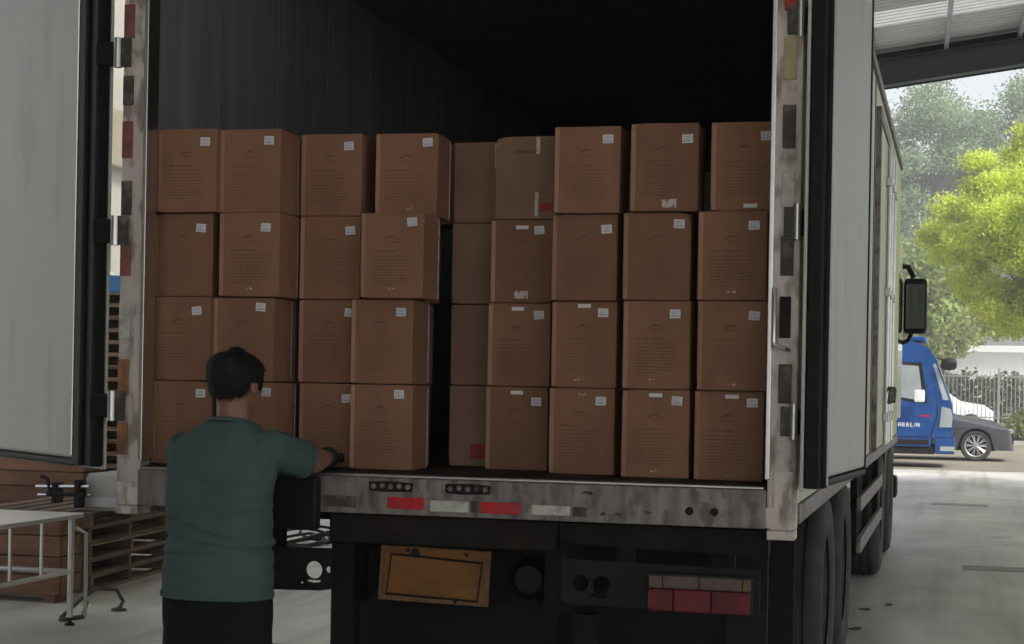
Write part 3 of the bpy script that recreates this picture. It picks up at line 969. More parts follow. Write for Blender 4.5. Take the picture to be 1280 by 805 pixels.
# flat print: arc emblem and lines of text
pr = MB()
n = 22
arc_o = [(-0.032 + 0.062 * k / n, 0.205 + 0.026 * math.sin(PI * (0.12 + 0.80 * k / n))) for k in range(n + 1)]
for k in range(n):
    w0 = 0.0055 * math.sin(PI * min(1, (k + 1) / n)) * (1.3 - k / n) + 0.0008
    (a, b), (c, d) = arc_o[k], arc_o[k + 1]
    pr.add([(a, -0.0006, b - w0), (c, -0.0006, d - w0), (c, -0.0006, d), (a, -0.0006, b)], [(0, 1, 2, 3)])
EMBLEM = pr.mesh('emblem', K['emblem_ink'])
pr = MB()
for k in range(9):
    a = -0.018 + 0.005 * k
    pr.add([(a, -0.0006, 0.206), (a + 0.0035, -0.0006, 0.206), (a + 0.0035, -0.0006, 0.2115), (a, -0.0006, 0.2115)], [(0, 1, 2, 3)])
tr = random.Random(5)
rows = [0.172, 0.155, 0.142, 0.129, 0.117, 0.106, 0.095, 0.084, 0.073, 0.062, 0.051]
for i, z in enumerate(rows):
    x = -0.078
    xe = (0.02, 0.07, 0.045, 0.06, 0.05, 0.065, 0.03, 0.06, 0.055, 0.06, 0.0)[i]
    h = 0.0042 if i else 0.0058
    while x < xe:
        w = tr.uniform(0.004, 0.016)
        pr.add([(x, -0.0006, z), (x + w, -0.0006, z), (x + w, -0.0006, z + h), (x, -0.0006, z + h)], [(0, 1, 2, 3)])
        x += w + tr.uniform(0.0015, 0.004)
PRINT = pr.mesh('printed_text', K['ink'])
PRINT_FADED = pr.mesh('printed_text', K['ink_faded'])
# white address label with grey print
lb = MB()
lb.box(-0.019, 0.019, -0.0014, 0.0, -0.0155, 0.0155)
lb.cur = 1
for (x0, x1, z0, z1) in ((-0.015, 0.013, 0.006, 0.0095), (-0.015, 0.008, 0.0, 0.003), (-0.015, 0.014, -0.011, -0.004)):
    q = x0
    while q < x1:
        w = 0.0018 + 0.0022 * ((int(q * 9000) * 7) % 3) / 2
        lb.box(q, min(q + w, x1), -0.0017, -0.0014, z0, z1)
        q += w + 0.0014
LABEL = lb.mesh('shipping_label', [K['label_white'], K['label_ink']])


def torn_tape(seed, w, h, holes):
    """a ragged scrap of tape: a small grid with missing cells and uneven edges"""
    q = random.Random(seed)
    mb = MB()
    nx, nz = 7, 4
    P = [[(-w / 2 + w * i / nx + q.uniform(-1, 1) * w * 0.04, -0.0008, -h / 2 + h * j / nz + q.uniform(-1, 1) * h * 0.09) for j in range(nz + 1)] for i in range(nx + 1)]
    for i in range(nx):
        for j in range(nz):
            edge = (i in (0, nx - 1)) or (j in (0, nz - 1))
            if q.random() < holes * (1.5 if edge else 0.6):
                continue
            mb.add([P[i][j], P[i + 1][j], P[i + 1][j + 1], P[i][j + 1]], [(0, 1, 2, 3)])
    return mb.mesh('torn_tape', K['tape'])


TORN = [torn_tape(s, 0.052, 0.03, 0.10) for s in (1, 2, 3)]
FLECK = [torn_tape(s, 0.04, 0.014, 0.72) for s in (11, 12, 13, 14, 15)]
TAPE_TOP = MB().box(-0.024, 0.024, -0.0012, 0.0, -0.007, 0.007).mesh('tape_end', K['label_white'])
EDGE_TAPE = MB().box(CW / 2 + 0.0005, CW / 2 + 0.0022, CD - 0.016, CD - 0.006, 0.008, CH - 0.008).mesh('edge_tape', K['tape'])
# column: front Y, x of the left and right edge per row (photograph pixels), bottom row first
COLS = [
    # (Y, [(x0, x1, y-mid) rows 0..3], label dx)
    (0.12, [(189, 263, 525), (187, 262, 422), (190, 267, 318), (197, 270, 215)]),
    (0.13, [(270, 344, 525), (267, 341, 424), (273, 350, 318), (275, 350, 215)]),
    (0.27, [(376, 446, 530), (376, 446, 426), (376, 449, 323), (377, 451, 221)]),
    (0.20, [(439, 513, 532), (441, 513, 427), (450, 530, 319), (470, 546, 222)]),
    (0.46, [(607, 684, 534), (610, 687, 428), (616, 689, 322), (623, 693, 219)]),
    (0.27, [(685, 769, 538), (689, 771, 428), (690, 771, 317), (693, 775, 207)]),
    (0.22, [(775, 863, 541), (776, 865, 427), (777, 865, 315), (787, 874, 204)]),
    (0.20, [(867, 955, 542), (872, 958, 428), (872, 959, 315), (889, 975, 208)]),
]
ROWN = ['bottom row', 'second row up', 'third row up', 'top row']
ORD = ['first', 'second', 'third', 'fourth']
JIT = random.Random(21)
# white marks: (col,row) -> list of (kind, x, z)
MARKS = {(6, 3): [('torn', 0.02, 0.028)], (7, 3): [('top', 0.02, 0.018)], (4, 2): [('top', 0.0, 0.285), ('torn', 0.0, 0.03)], (4, 1): [('top', -0.005, 0.292)],
         (4, 0): [('top', 0.0, 0.292)], (5, 0): [('fleck', 0.0, 0.292)], (5, 1): [('top', 0.0, 0.297)], (6, 0): [('top', 0.0, 0.294), ('fleck', 0.0, 0.025)],
         (7, 0): [('top', 0.01, 0.294), ('fleck', 0.01, 0.02)], (7, 1): [('fleck', 0.0, 0.02)], (6, 1): [('fleck', -0.01, 0.035)], (7, 2): [('fleck', 0.0, 0.03)],
         (5, 1): [('top', 0.0, 0.297), ('fleck', -0.02, 0.03)], (3, 2): [('fleck', 0.0, 0.035)], (1, 2): [('fleck', 0.0, 0.03)], (3, 3): [('fleck', 0.02, 0.03)]}
LOOK = {('torn',): 'torn white tape near its base'}
for ci, (Y, rows_) in enumerate(COLS):
    for ri, (x0, x1, ym) in enumerate(rows_):
        yy = Y + JIT.uniform(-0.02, 0.02)
        if ci == 3 and ri == 2:
            yy = 0.16
        if ci == 3 and ri == 3:
            yy = 0.33
        if ci == 2 and ri == 3:
            yy = 0.31
        a, b = on_y(x0, ym, yy), on_y(x1, ym, yy)
        cx = (a.x + b.x) / 2
        zz = BED + 0.002 + ri * (CH + 0.0035)
        if ci < 4:
            where = '%s, %s stack from the pallet-side door post' % (ROWN[ri], ORD[ci])
        else:
            where = '%s, %s stack from the yard-side door post' % (ROWN[ri], ORD[7 - ci])
        turned = (ci == 4 and ri == 3)
        o = link('carton', CARTON_DULL if turned else CARTONS[(ci * 3 + ri * 5 + ci * ri) % 8], None, (cx, yy, zz), JIT.uniform(-0.025, 0.025) + (0.03 if (ci, ri) in ((3, 3), (7, 3)) else 0))
        look = 'taped kraft carton with red mark' if turned else 'kraft carton'
        mk = MARKS.get((ci, ri), [])
        tag(o, '%s, %s' % (look, where), 'carton', 'cartons stacked in the truck')
        if turned:
            link('tape', MB().box(-0.007, 0.007, -0.0014, 0, 0.245, CH - 0.004).mesh('tape', K['tape']), o, (0.045, 0, 0))
            link('tape', MB().box(-0.007, 0.007, -0.0014, 0, 0.01, 0.1).mesh('tape', K['tape']), o, (0.042, 0, 0))
            link('red_stamp', MB().box(-0.028, 0.028, -0.001, 0, -0.016, 0.016).mesh('red_stamp', K['red_print']), o, (0.085, 0, 0.045))
            link('handle_slot', MB().box(-0.05, 0.05, -0.001, 0, -0.006, 0.006).mesh('handle_slot', K['ink']), o, (0.0, 0, 0.255))
            continue
        link('glue_joint', JOINT, o)
        link('emblem', EMBLEM, o, (JIT.uniform(-0.004, 0.004), 0, JIT.uniform(-0.004, 0.004)))
        pt = link('printed_text', PRINT_FADED if (ci * 5 + ri * 3) % 4 in (0, 2) else PRINT, o, (JIT.uniform(-0.004, 0.004), 0, JIT.uniform(-0.004, 0.004)))
        pt['kind'] = 'stuff'
        ll = link('shipping_label', LABEL, o, (0.072 + JIT.uniform(-0.007, 0.010), 0, 0.268 + JIT.uniform(-0.012, 0.012)))
        ll.rotation_euler = (0, JIT.uniform(-0.09, 0.09), 0)
        if ci in (1, 3):
            link('edge_tape', EDGE_TAPE, o)
        for kind, mx, mz in mk:
            me = {'torn': TORN, 'fleck': FLECK, 'top': [TAPE_TOP]}[kind]
            t = link({'torn': 'torn_tape', 'fleck': 'tape_scrap', 'top': 'tape_end'}[kind], me[(ci + ri) % len(me)], o, (mx, -0.0004, mz))
# deeper stack in the gap, turned so that the taped ends show
for ri in range(4):
    yy = 0.60 + 0.008 * (ri % 2)
    a, b = on_y(562, 380, yy), on_y(642, 380, yy)
    o = link('carton', CARTON_LIT, None, ((a.x + b.x) / 2, yy, BED + 0.002 + ri * (CH + 0.0035)), 0.01 * (-1) ** ri)
    tag(o, 'plain turned kraft carton set deeper in the gap between the stacks, %s' % ROWN[ri], 'carton', 'cartons stacked in the truck')
    if ri in (0, 3):
        link('tape', MB().box(-0.006, 0.006, -0.0014, 0, CH - 0.10, CH - 0.004).mesh('tape', K['tape']), o, (0.05, 0, 0))
    if ri == 0:
        link('red_stamp', MB().box(-0.035, 0.03, -0.001, 0, -0.03, 0.03).mesh('red_stamp', K['red_print']), o, (0.0, 0, 0.06))
# second layer that shows in the slits between the front stacks
for ci, ri_list in ((1, range(4)), (3, range(4)), (2, (3,))):
    for ri in ri_list:
        Y, rows_ = COLS[ci]
        x0, x1, ym = rows_[ri]
        yy = {1: 0.13, 2: 0.31, 3: 0.22}[ci] + CD + 0.03 if not (ci == 3 and ri == 3) else 0.66
        a, b = on_y(x0, ym, COLS[ci][0]), on_y(x1, ym, COLS[ci][0])
        o = link('carton', CARTON_DULL, None, ((a.x + b.x) / 2 - (0.065 if ci == 3 else 0.012) + 0.01 * (ri % 2), yy, BED + 0.002 + ri * (CH + 0.0035)))
        tag(o, 'kraft carton %s, hidden behind the %s stack from the pallet-side post' % (ROWN[ri], ORD[ci]), 'carton', 'cartons stacked in the truck')
# ================================================================== WORKER
def lerp_rows(rows, n):
    a = np.array(rows, float)
    t = np.linspace(a[0, 0], a[-1, 0], n)
    return [(z, *[np.interp(z, a[:, 0], a[:, k]) for k in range(1, a.shape[1])]) for z in t]


def ell_rings(rows, n=28, sup=2.3):
    out = []
    for z, cx, cy, rx, ry in rows:
        r = []
        for k in range(n):
            t = 2 * PI * k / n
            c, s = math.cos(t), math.sin(t)
            r.append(Vector((cx + rx * math.copysign(abs(c) ** (2 / sup), c), cy + ry * math.copysign(abs(s) ** (2 / sup), s), z)))
        out.append(r)
    return out


W0 = Vector((-0.655, -0.40, 0.0))
worker = thing('person', 'worker in teal t-shirt and dark trousers, back turned, reaching a dark hand to a carton', 'person', W0)


def wl(v):
    return Vector(v) - W0


R_SH = Vector((0.166, 0.035, 1.302))
R_EL = wl(on_y(388, 577, -0.155))
R_WR = wl(on_y(409, 572, 0.085))
R_TIP = wl(on_y(421, 571, 0.285))
L_SH = Vector((-0.160, 0.035, 1.285))
L_EL = Vector((-0.165, 0.20, 1.105))
L_WR = Vector((-0.06, 0.335, 1.235))
TORSO = [(0.80, 0.0, -0.01, 0.190, 0.125), (0.92, 0.0, -0.01, 0.183, 0.122), (1.02, -0.002, 0.0, 0.178, 0.115), (1.14, -0.004, 0.005, 0.183, 0.115),
         (1.24, 0.0, 0.012, 0.192, 0.112), (1.30, 0.003, 0.02, 0.188, 0.10), (1.345, 0.008, 0.026, 0.150, 0.085), (1.375, 0.015, 0.03, 0.10, 0.072),
         (1.395, 0.02, 0.034, 0.072, 0.066)]
HEAD_M = Matrix.Translation((0.018, 0.055, 1.408)) @ Matrix.Rotation(math.radians(-15), 4, 'Z') @ Matrix.Rotation(math.radians(-7), 4, 'X')
HEAD = [(0.0, 0, 0.045, 0.020, 0.026), (0.02, 0, 0.035, 0.042, 0.050), (0.05, 0, 0.014, 0.060, 0.078), (0.09, 0, 0.002, 0.070, 0.092), (0.13, 0, -0.002, 0.076, 0.099),
        (0.165, 0, -0.006, 0.077, 0.099), (0.195, 0, -0.010, 0.066, 0.084), (0.215, 0, -0.012, 0.043, 0.055), (0.226, 0, -0.012, 0.014, 0.018)]


def limb(mb, pts, rads, n=14):
    P = [Vector(p) for p in pts]
    out, rr = [], []
    for i in range(len(P) - 1):
        for k in range(6):
            t = k / 6
            out.append(P[i].lerp(P[i + 1], t))
            rr.append(rads[i] * (1 - t) + rads[i + 1] * t)
    out.append(P[-1])
    rr.append(rads[-1])
    mb.tube(out, rr, n)


def hand(mb, wrist, tip, thumb_side):
    d = (tip - wrist).normalized()
    side = d.cross(Vector((0, 0, 1))).normalized()          # to the right of the hand
    up = side.cross(d).normalized()
    c = wrist + d * 0.05
    mb.rings([[wrist + d * h + side * (w * math.cos(t)) + up * (e * math.sin(t)) for t in np.linspace(0, 2 * PI, 14, endpoint=False)]
              for h, w, e in ((-0.01, 0.026, 0.020), (0.02, 0.034, 0.019), (0.055, 0.042, 0.017), (0.088, 0.040, 0.014), (0.097, 0.034, 0.010))])
    for k, (off, ln) in enumerate(((-0.030, 0.072), (-0.010, 0.080), (0.010, 0.075), (0.029, 0.058))):
        off *= -thumb_side
        b = wrist + d * 0.085 + side * off
        m1 = b + d * ln * 0.45 + up * 0.006
        m2 = m1 + d * ln * 0.3 - up * 0.008
        e = m2 + d * ln * 0.2 - up * 0.014
        mb.tube([b - d * 0.01, b, m1, m2, e], [0.009, 0.0095, 0.009, 0.0082, 0.006], 8)
    b = wrist + d * 0.025 + side * 0.028 * thumb_side
    mb.tube([b, b + side * 0.022 * thumb_side + d * 0.02 - up * 0.006, b + side * 0.036 * thumb_side + d * 0.048 - up * 0.012, b + side * 0.038 * thumb_side + d * 0.07 - up * 0.018],
            [0.015, 0.0125, 0.0105, 0.007], 8)


body = MB()
body.rings(ell_rings([(z, a, b, c - 0.012, d - 0.012) for z, a, b, c, d in TORSO]))
body.rings(ell_rings(lerp_rows([(0.68, 0, 0, 0.14, 0.10), (0.82, 0, -0.01, 0.165, 0.11)], 4)))
body.tube([(0.018, 0.03, 1.33), (0.026, 0.04, 1.40), HEAD_M @ Vector((0, -0.012, 0.09))], [0.066, 0.058, 0.056], 18)
body.rings([[HEAD_M @ q for q in r] for r in ell_rings(lerp_rows(HEAD, 26), 28, 2.15)])
for sx in (-1, 1):                                        # ears, brow, cheeks
    ear = [[HEAD_M @ Vector((sx * (0.074 + h), -0.004 + 0.017 * s * math.cos(t) - 0.1 * h, 0.108 + 0.030 * s * math.sin(t))) for t in np.linspace(0, 2 * PI, 12, endpoint=False)]
           for h, s in ((-0.01, 0.7), (0.004, 1.0), (0.013, 1.05), (0.017, 0.8))]
    body.rings(ear)
    body.tube([HEAD_M @ Vector((sx * 0.012, 0.092, 0.137)), HEAD_M @ Vector((sx * 0.05, 0.078, 0.138))], [0.010, 0.008], 8)
    body.tube([HEAD_M @ Vector((sx * 0.042, 0.066, 0.085)), HEAD_M @ Vector((sx * 0.056, 0.03, 0.09))], [0.016, 0.014], 8)
body.tube([HEAD_M @ Vector((0, 0.091, 0.128)), HEAD_M @ Vector((0, 0.104, 0.105)), HEAD_M @ Vector((0, 0.112, 0.088)), HEAD_M @ Vector((0, 0.095, 0.082))], [0.008, 0.010, 0.014, 0.010], 10)
body.tube([HEAD_M @ Vector((-0.022, 0.083, 0.055)), HEAD_M @ Vector((0, 0.091, 0.057)), HEAD_M @ Vector((0.022, 0.083, 0.055))], [0.004, 0.007, 0.004], 8)
body.tube([HEAD_M @ Vector((-0.018, 0.080, 0.046)), HEAD_M @ Vector((0, 0.087, 0.044)), HEAD_M @ Vector((0.018, 0.080, 0.046))], [0.004, 0.007, 0.004], 8)
limb(body, [R_SH, R_EL, R_EL.lerp(R_WR, 0.35), R_WR], [0.055, 0.043, 0.043, 0.027])
limb(body, [L_SH, L_EL, L_EL.lerp(L_WR, 0.35), L_WR], [0.055, 0.042, 0.043, 0.027])
hand(body, R_WR, R_TIP, -1)
hand(body, L_WR, L_WR + Vector((0.06, 0.12, 0.02)), 1)
for sx in (-1, 1):
    limb(body, [(sx * 0.09, -0.01, 0.84), (sx * 0.10, 0.0, 0.46), (sx * 0.10, -0.03, 0.36), (sx * 0.105, -0.04, 0.08)], [0.082, 0.056, 0.056, 0.036])
    body.tube([(sx * 0.105, -0.09, 0.05), (sx * 0.11, 0.02, 0.045), (sx * 0.12, 0.13, 0.03)], [0.034, 0.036, 0.024], 12)
me = voxel(body, 0.0055, 4)
me.materials.append(K['skin'])
link('body', me, worker)
for sx in (-1, 1):
    q = HEAD_M @ Vector((sx * 0.030, 0.079, 0.118))
    MB().lathe([(0.010 * math.cos(t), 0.010 * math.sin(t)) for t in np.linspace(-PI / 2, PI / 2, 9)], 14, 'Z', q).build('eye', K['eye_white'], worker, True)
# hair: a thick cap over the skull, open at the face, short at the nape
hb = bmesh.new()
hr = lerp_rows([(z, x, y, rx + 0.017, ry + 0.013) for z, x, y, rx, ry in HEAD[2:]] + [(0.238, 0, -0.012, 0.016, 0.02)], 40)
ring_v = []
for r in ell_rings(hr, 64, 2.12):
    ring_v.append([hb.verts.new(q) for q in r])
for i in range(len(ring_v) - 1):
    for k in range(64):
        vs = [ring_v[i][k], ring_v[i][(k + 1) % 64], ring_v[i + 1][(k + 1) % 64], ring_v[i + 1][k]]
        c = sum((v.co for v in vs), Vector()) / 4
        if c.y > 0.03:
            low = 0.172
        elif c.y > -0.035:
            low = 0.118 if c.y < 0.016 else 0.095
        else:
            low = 0.050 + 0.02 * max(0, (c.y + 0.09) / 0.055)
        if c.z > low + 0.0025 * math.sin(k * 1.3):
            hb.faces.new(vs)
hb.faces.new(ring_v[-1])
bmesh.ops.delete(hb, geom=[v for v in hb.verts if not v.link_faces], context='VERTS')
for v in hb.verts:
    nz = noise.noise(v.co * 55) * 0.0012 + noise.noise(v.co * 14) * 0.0012
    d = (v.co - Vector((0, 0, 0.13))).normalized()
    v.co = HEAD_M @ (v.co + d * nz)
bmesh.ops.recalc_face_normals(hb, faces=hb.faces[:])
bmesh.ops.solidify(hb, geom=hb.faces[:], thickness=0.012)
me = bpy.data.meshes.new('hair')
hb.to_mesh(me)
hb.free()
me.materials.append(K['hair'])
me.polygons.foreach_set('use_smooth', [True] * len(me.polygons))
link('hair', me, worker)
# short strands lying over the cap
hq = random.Random(12)
st_ = MB()
polys = [p for p in me.polygons]
cen = HEAD_M @ Vector((0, -0.005, 0.12))
crown_pt = HEAD_M @ Vector((0.01, -0.05, 0.235))
for k in range(5200):
    p_ = hq.choice(polys)
    n_ = p_.normal
    c_ = p_.center.copy()
    if (c_ - cen).dot(n_) < 0.02:
        continue
    d_ = (c_ - crown_pt)
    d_ = d_ - n_ * d_.dot(n_)
    if d_.length < 1e-4:
        continue
    d_.normalize()
    d_ = (d_ + Vector((hq.uniform(-1, 1), hq.uniform(-1, 1), hq.uniform(-1, 1))) * 0.35).normalized()
    w_ = n_.cross(d_).normalized() * 0.0007
    b_ = c_ + Vector((hq.uniform(-1, 1), hq.uniform(-1, 1), hq.uniform(-1, 1))) * 0.003
    l_ = hq.uniform(0.010, 0.02)
    m_ = b_ + d_ * l_ * 0.6 + n_ * hq.uniform(0.0005, 0.002)
    t_ = b_ + d_ * l_ + n_ * hq.uniform(-0.001, 0.0025)
    st_.add([b_ - w_, b_ + w_, m_ + w_ * 0.8, m_ - w_ * 0.8, t_], [(0, 1, 2, 3), (3, 2, 4)])
sm = bpy.data.meshes.new('hair_strands')
sm.from_pydata(st_.v, [], st_.f)
sm.materials.append(K['hair'])
so = link('hair_strands', sm, worker)
so['kind'] = 'stuff'
# shirt: fused torso and sleeves, opened at hem, neck and cuffs by the body beneath, creased
sh = MB()
sh.rings(ell_rings(lerp_rows([(z, a, b, c + 0.006, d + 0.012) for z, a, b, c, d in TORSO], 40), 40))
sl_end = R_SH.lerp(R_EL, 0.84)
sh.tube([R_SH - (R_EL - R_SH) * 0.3 + Vector((-0.02, 0, 0.0)), R_SH, R_SH.lerp(R_EL, 0.5), sl_end], [0.045, 0.066, 0.065, 0.064], 24)
sl_end2 = L_SH.lerp(L_EL, 0.75)
sh.tube([L_SH - (L_EL - L_SH) * 0.2 + Vector((0.02, 0, 0.0)), L_SH, L_SH.lerp(L_EL, 0.5), sl_end2], [0.045, 0.062, 0.064, 0.064], 24)
me = voxel(sh, 0.0055, 10)
nv = len(me.vertices)
no = [v.normal.copy() for v in me.vertices]
for i in range(nv):
    v = me.vertices[i]
    p = v.co
    low = max(0.0, 1 - abs(p.z - 0.97) / 0.16)
    d = noise.noise(Vector((p.x * 5 + 3, p.y * 5, p.z * 26 + p.x * 6))) * 0.007 * low
    d += noise.noise(Vector((p.x * 4 + 9, p.y * 4, p.z * 9 - p.x * 8))) * 0.007
    d += noise.noise(Vector((p.x * 11, p.y * 9, p.z * 4))) * 0.004
    # long folds slanting down across the small of the back
    for (zz, sl, amp) in ((1.02, -0.30, 0.008), (0.985, -0.12, 0.007), (0.955, 0.10, 0.005), (1.05, 0.22, 0.005), (1.19, -0.03, 0.0035)):
        dz = p.z - (zz + sl * p.x + 0.02 * noise.noise(Vector((p.x * 9, zz * 7, 0))))
        d -= amp * math.exp(-(dz / 0.0065) ** 2) * (0.6 + 0.6 * noise.noise(Vector((p.x * 7, zz * 31, 2)))) - amp * 0.6 * math.exp(-((dz - 0.018) / 0.012) ** 2)
    # radiating creases at the right armpit and along the sleeve
    q = p - R_SH
    ang = math.atan2(q.z, q.x + 0.7 * q.y)
    rad = q.length
    if rad < 0.24 and p.x > 0.05:
        d += 0.0045 * math.sin(ang * 9 + rad * 30) * max(0, 1 - abs(rad - 0.13) / 0.11)
    v.co = p + no[i] * d
me.materials.append(K['shirt'])
shirt = link('t_shirt', me, worker)
hem = MB()
hem.rings(ell_rings([(0.797, 0.0, -0.01, 0.193, 0.135), (0.80, 0.0, -0.01, 0.1975, 0.1385), (0.818, 0.0, -0.01, 0.1970, 0.1385), (0.821, 0.0, -0.01, 0.193, 0.135)], 48))
hem.build('hem', K['shirt'], shirt, True)
col = MB()
col.tube([Vector((0.018 + 0.072 * math.cos(t), 0.034 + 0.067 * math.sin(t), 1.392 - 0.012 * math.sin(t))) for t in np.linspace(0, 2 * PI, 30, endpoint=False)], 0.008, 8, closed=True)
col.build('collar', K['shirt'], shirt, True)
# stitched seams round the sleeve ends
for (e0, e1, rr) in ((R_SH.lerp(R_EL, 0.5), sl_end, 0.0655),):
    dd = (e1 - e0).normalized()
    aa = dd.cross(Vector((0, 0, 1))).normalized()
    bb = dd.cross(aa)
    for back in (0.004, 0.022):
        MB().tube([e1 - dd * back + (aa * math.cos(t) + bb * math.sin(t)) * rr for t in np.linspace(0, 2 * PI, 28, endpoint=False)], 0.0016, 6, closed=True).build('cuff_seam', K['shirt'], shirt, True)
# trousers
tr_ = MB()
tr_.rings(ell_rings(lerp_rows([(0.60, 0, 0.0, 0.16, 0.118), (0.70, 0, -0.003, 0.192, 0.13), (0.76, 0, -0.005, 0.194, 0.132), (0.845, 0, -0.01, 0.188, 0.126)], 8), 28))
for sx in (-1, 1):
    limb(tr_, [(sx * 0.092, -0.005, 0.82), (sx * 0.10, 0.0, 0.62), (sx * 0.103, 0.0, 0.44), (sx * 0.105, -0.03, 0.10)], [0.098, 0.095, 0.080, 0.068], 20)
me = voxel(tr_, 0.007, 6)
for i, v in enumerate(me.vertices):
    v.co += Vector((0, 0.004, 0)) * noise.noise(v.co * 14)
me.materials.append(K['trousers'])
link('trousers', me, worker)
for sx in (-1, 1):
    s_ = MB().tube([(sx * 0.105, -0.115, 0.045), (sx * 0.107, -0.06, 0.055), (sx * 0.112, 0.05, 0.05), (sx * 0.125, 0.15, 0.036), (sx * 0.127, 0.18, 0.03)], [0.036, 0.046, 0.048, 0.042, 0.028], 16)
    s_.box(sx * 0.115 - 0.046, sx * 0.115 + 0.046, -0.12, 0.185, 0.0, 0.022, c=0.008)
    s_.v = [(x, y, max(z, 0.0)) for x, y, z in s_.v]
    s_.build('shoe', K['shoe'], worker, True)
gl = MB()
hand(gl, R_WR + (R_TIP - R_WR) * 0.02, R_TIP, -1)
gd_ = (R_TIP - R_WR).normalized()
gl.tube([R_WR - gd_ * 0.03, R_WR, R_WR + gd_ * 0.03], [0.036, 0.034, 0.036], 14)
me = voxel(gl, 0.004, 1)
for v in me.vertices:
    v.co += v.normal * 0.0035
me.materials.append(K['hand_dark'])
link('hand_layer', me, worker)  # black outer layer over the right hand

# ================================================================== LEFT SIDE OF THE BAY
def pallet(wx, wy, h, m, label, nb=7):
    """stringers run along y, deck boards along x; origin at the centre of the base"""
    p = thing('pallet', label, 'pallet')
    bt = 0.018
    bw = wy / nb * 0.74
    top = MB().box(-wx / 2, wx / 2, -bw / 2, bw / 2, 0, bt, c=0.003).mesh('deck_board', m)
    low = MB().box(-wx / 2, wx / 2, -0.05, 0.05, 0, bt, c=0.003).mesh('bottom_board', m)
    stg = MB().box(-0.022, 0.022, -wy / 2, wy / 2, 0, h - 2 * bt - 0.001, c=0.003).mesh('stringer', m)
    for k in range(nb):
        y = -wy / 2 + bw / 2 + k * (wy - bw) / (nb - 1)
        link('deck_board', top, p, (0, y, h - bt), 0)
    for y in (-wy / 2 + 0.05, 0, wy / 2 - 0.05):
        link('bottom_board', low, p, (0, y, 0))
    for x in (-wx / 2 + 0.03, 0, wx / 2 - 0.03):
        link('stringer', stg, p, (x, 0, bt + 0.0005))
    return p


def stack(proto, n, h, loc, rz, labels, group, seed):
    q = random.Random(seed)
    for k in range(n):
        o = proto if k == 0 else copy_tree(proto)
        o.location = (loc[0] + q.uniform(-0.02, 0.02), loc[1] + q.uniform(-0.02, 0.02), k * h + 0.001)
        o.rotation_euler = (0, 0, rz + q.uniform(-0.025, 0.025))
        o['label'] = labels(k, n)
        o['group'] = group


def lvl(k, n):
    if k == n - 1:
        return 'topmost'
    if k == 0:
        return 'lowest'
    w = ['', 'second', 'third', 'fourth', 'fifth', 'sixth', 'seventh', 'eighth', 'ninth', 'tenth', 'eleventh', 'twelfth', 'thirteenth', 'fourteenth', 'fifteenth',
         'sixteenth', 'seventeenth', 'eighteenth', 'nineteenth', 'twentieth', 'second below the top'][min(k, 20)]
    return '%s up from the floor' % w


PH = 0.115
# low stack under the white machine
xa, ya = -4.10, 5.02
p = pallet(1.5, 0.9, PH, K['wood_grey'], 'grey wooden pallet', 6)
remember(p)
stack(p, 5, PH, (-4.62, 5.82), math.radians(95), lambda k, n: 'grey weathered pallet under the white machine, %s' % lvl(k, n), 'pallets under the white machine', 1)
# plank crate behind the steel table

def plank_crate(xr, yf, n, label, seed):
    ck = thing('plank_crate', label, 'crate', (xr - 1.1, yf, 0), 0, 'reddish plank crates')
    zz = 0.06
    krng = random.Random(seed)
    for k in range(n):
        hgt = krng.uniform(0.115, 0.14)
        for (y0, y1) in ((0.0, 0.022), (0.278, 0.30)):
            MB().box(-1.1 + krng.uniform(-0.01, 0.01), 1.1 + krng.uniform(-0.012, 0.0), y0 + krng.uniform(-0.003, 0.003), y1, zz, zz + hgt, c=0.003).build('plank', K['wood_red'], ck)
        for sx in (-1, 1):
            MB().box(sx * 1.085 - 0.012, sx * 1.085 + 0.012, 0.024, 0.274, zz + 0.002, zz + hgt - 0.002, c=0.003).build('plank', K['wood_red'], ck)
        zz += hgt + 0.007
    for x in (-1.0, 0.0, 1.0):
        MB().box(x - 0.045, x + 0.045, 0.03, 0.27, 0.0, 0.058, c=0.003).build('skid', K['wood_red'], ck)
        MB().box(x - 0.03, x + 0.03, 0.024, 0.06, 0.06, zz - 0.02).build('batten', K['wood_red'], ck)
    MB().box(-1.07, 1.07, 0.061, 0.27, zz - 0.03, zz - 0.012).build('lid', K['wood_red'], ck)


plank_crate(on_y(104, 620, 6.85).x, 6.85, 10, 'tall reddish brown plank crate behind the white machine', 6)
plank_crate(on_y(76, 700, 4.55).x, 4.55, 4, 'low reddish brown plank crate behind the steel table legs', 9)
# tall stack seen between the open door and the truck
xt = on_y(160, 480, 8.7).x
p = pallet(1.1, 1.0, PH, K['wood'], 'pallet')
remember(p)
zt_ = on_y(138, 366, 8.7).z
nt = int(round(zt_ / PH))
stack(p, nt, PH, (xt - 0.5, 9.2), math.radians(-4), lambda k, n: 'pallet in the tall stack beyond the open door, %s' % lvl(k, n), 'tall stack of pallets', 3)
cr = MB()
w, d, h = 0.6, 0.5, 0.16
cr.box(-w / 2, w / 2, -d / 2, d / 2, 0, 0.015)
for s in (-1, 1):
    cr.box(-w / 2, w / 2, s * d / 2 - 0.008, s * d / 2 + 0.008, 0.016, h - 0.03)
    cr.box(s * w / 2 - 0.008, s * w / 2 + 0.008, -d / 2 + 0.009, d / 2 - 0.009, 0.016, h - 0.03)
    cr.box(-w / 2 - 0.015, w / 2 + 0.015, s * d / 2 - 0.018, s * d / 2 + 0.018, h - 0.029, h)
    cr.box(s * w / 2 - 0.018, s * w / 2 + 0.018, -d / 2 + 0.019, d / 2 - 0.019, h - 0.029, h)
o = link('plastic_crate', cr.mesh('plastic_crate', K['blue_plastic']), None, (xt - 0.30, 9.0, nt * PH + 0.004), math.radians(-4))
tag(o, 'blue plastic crate on top of the tall pallet stack', 'crate')

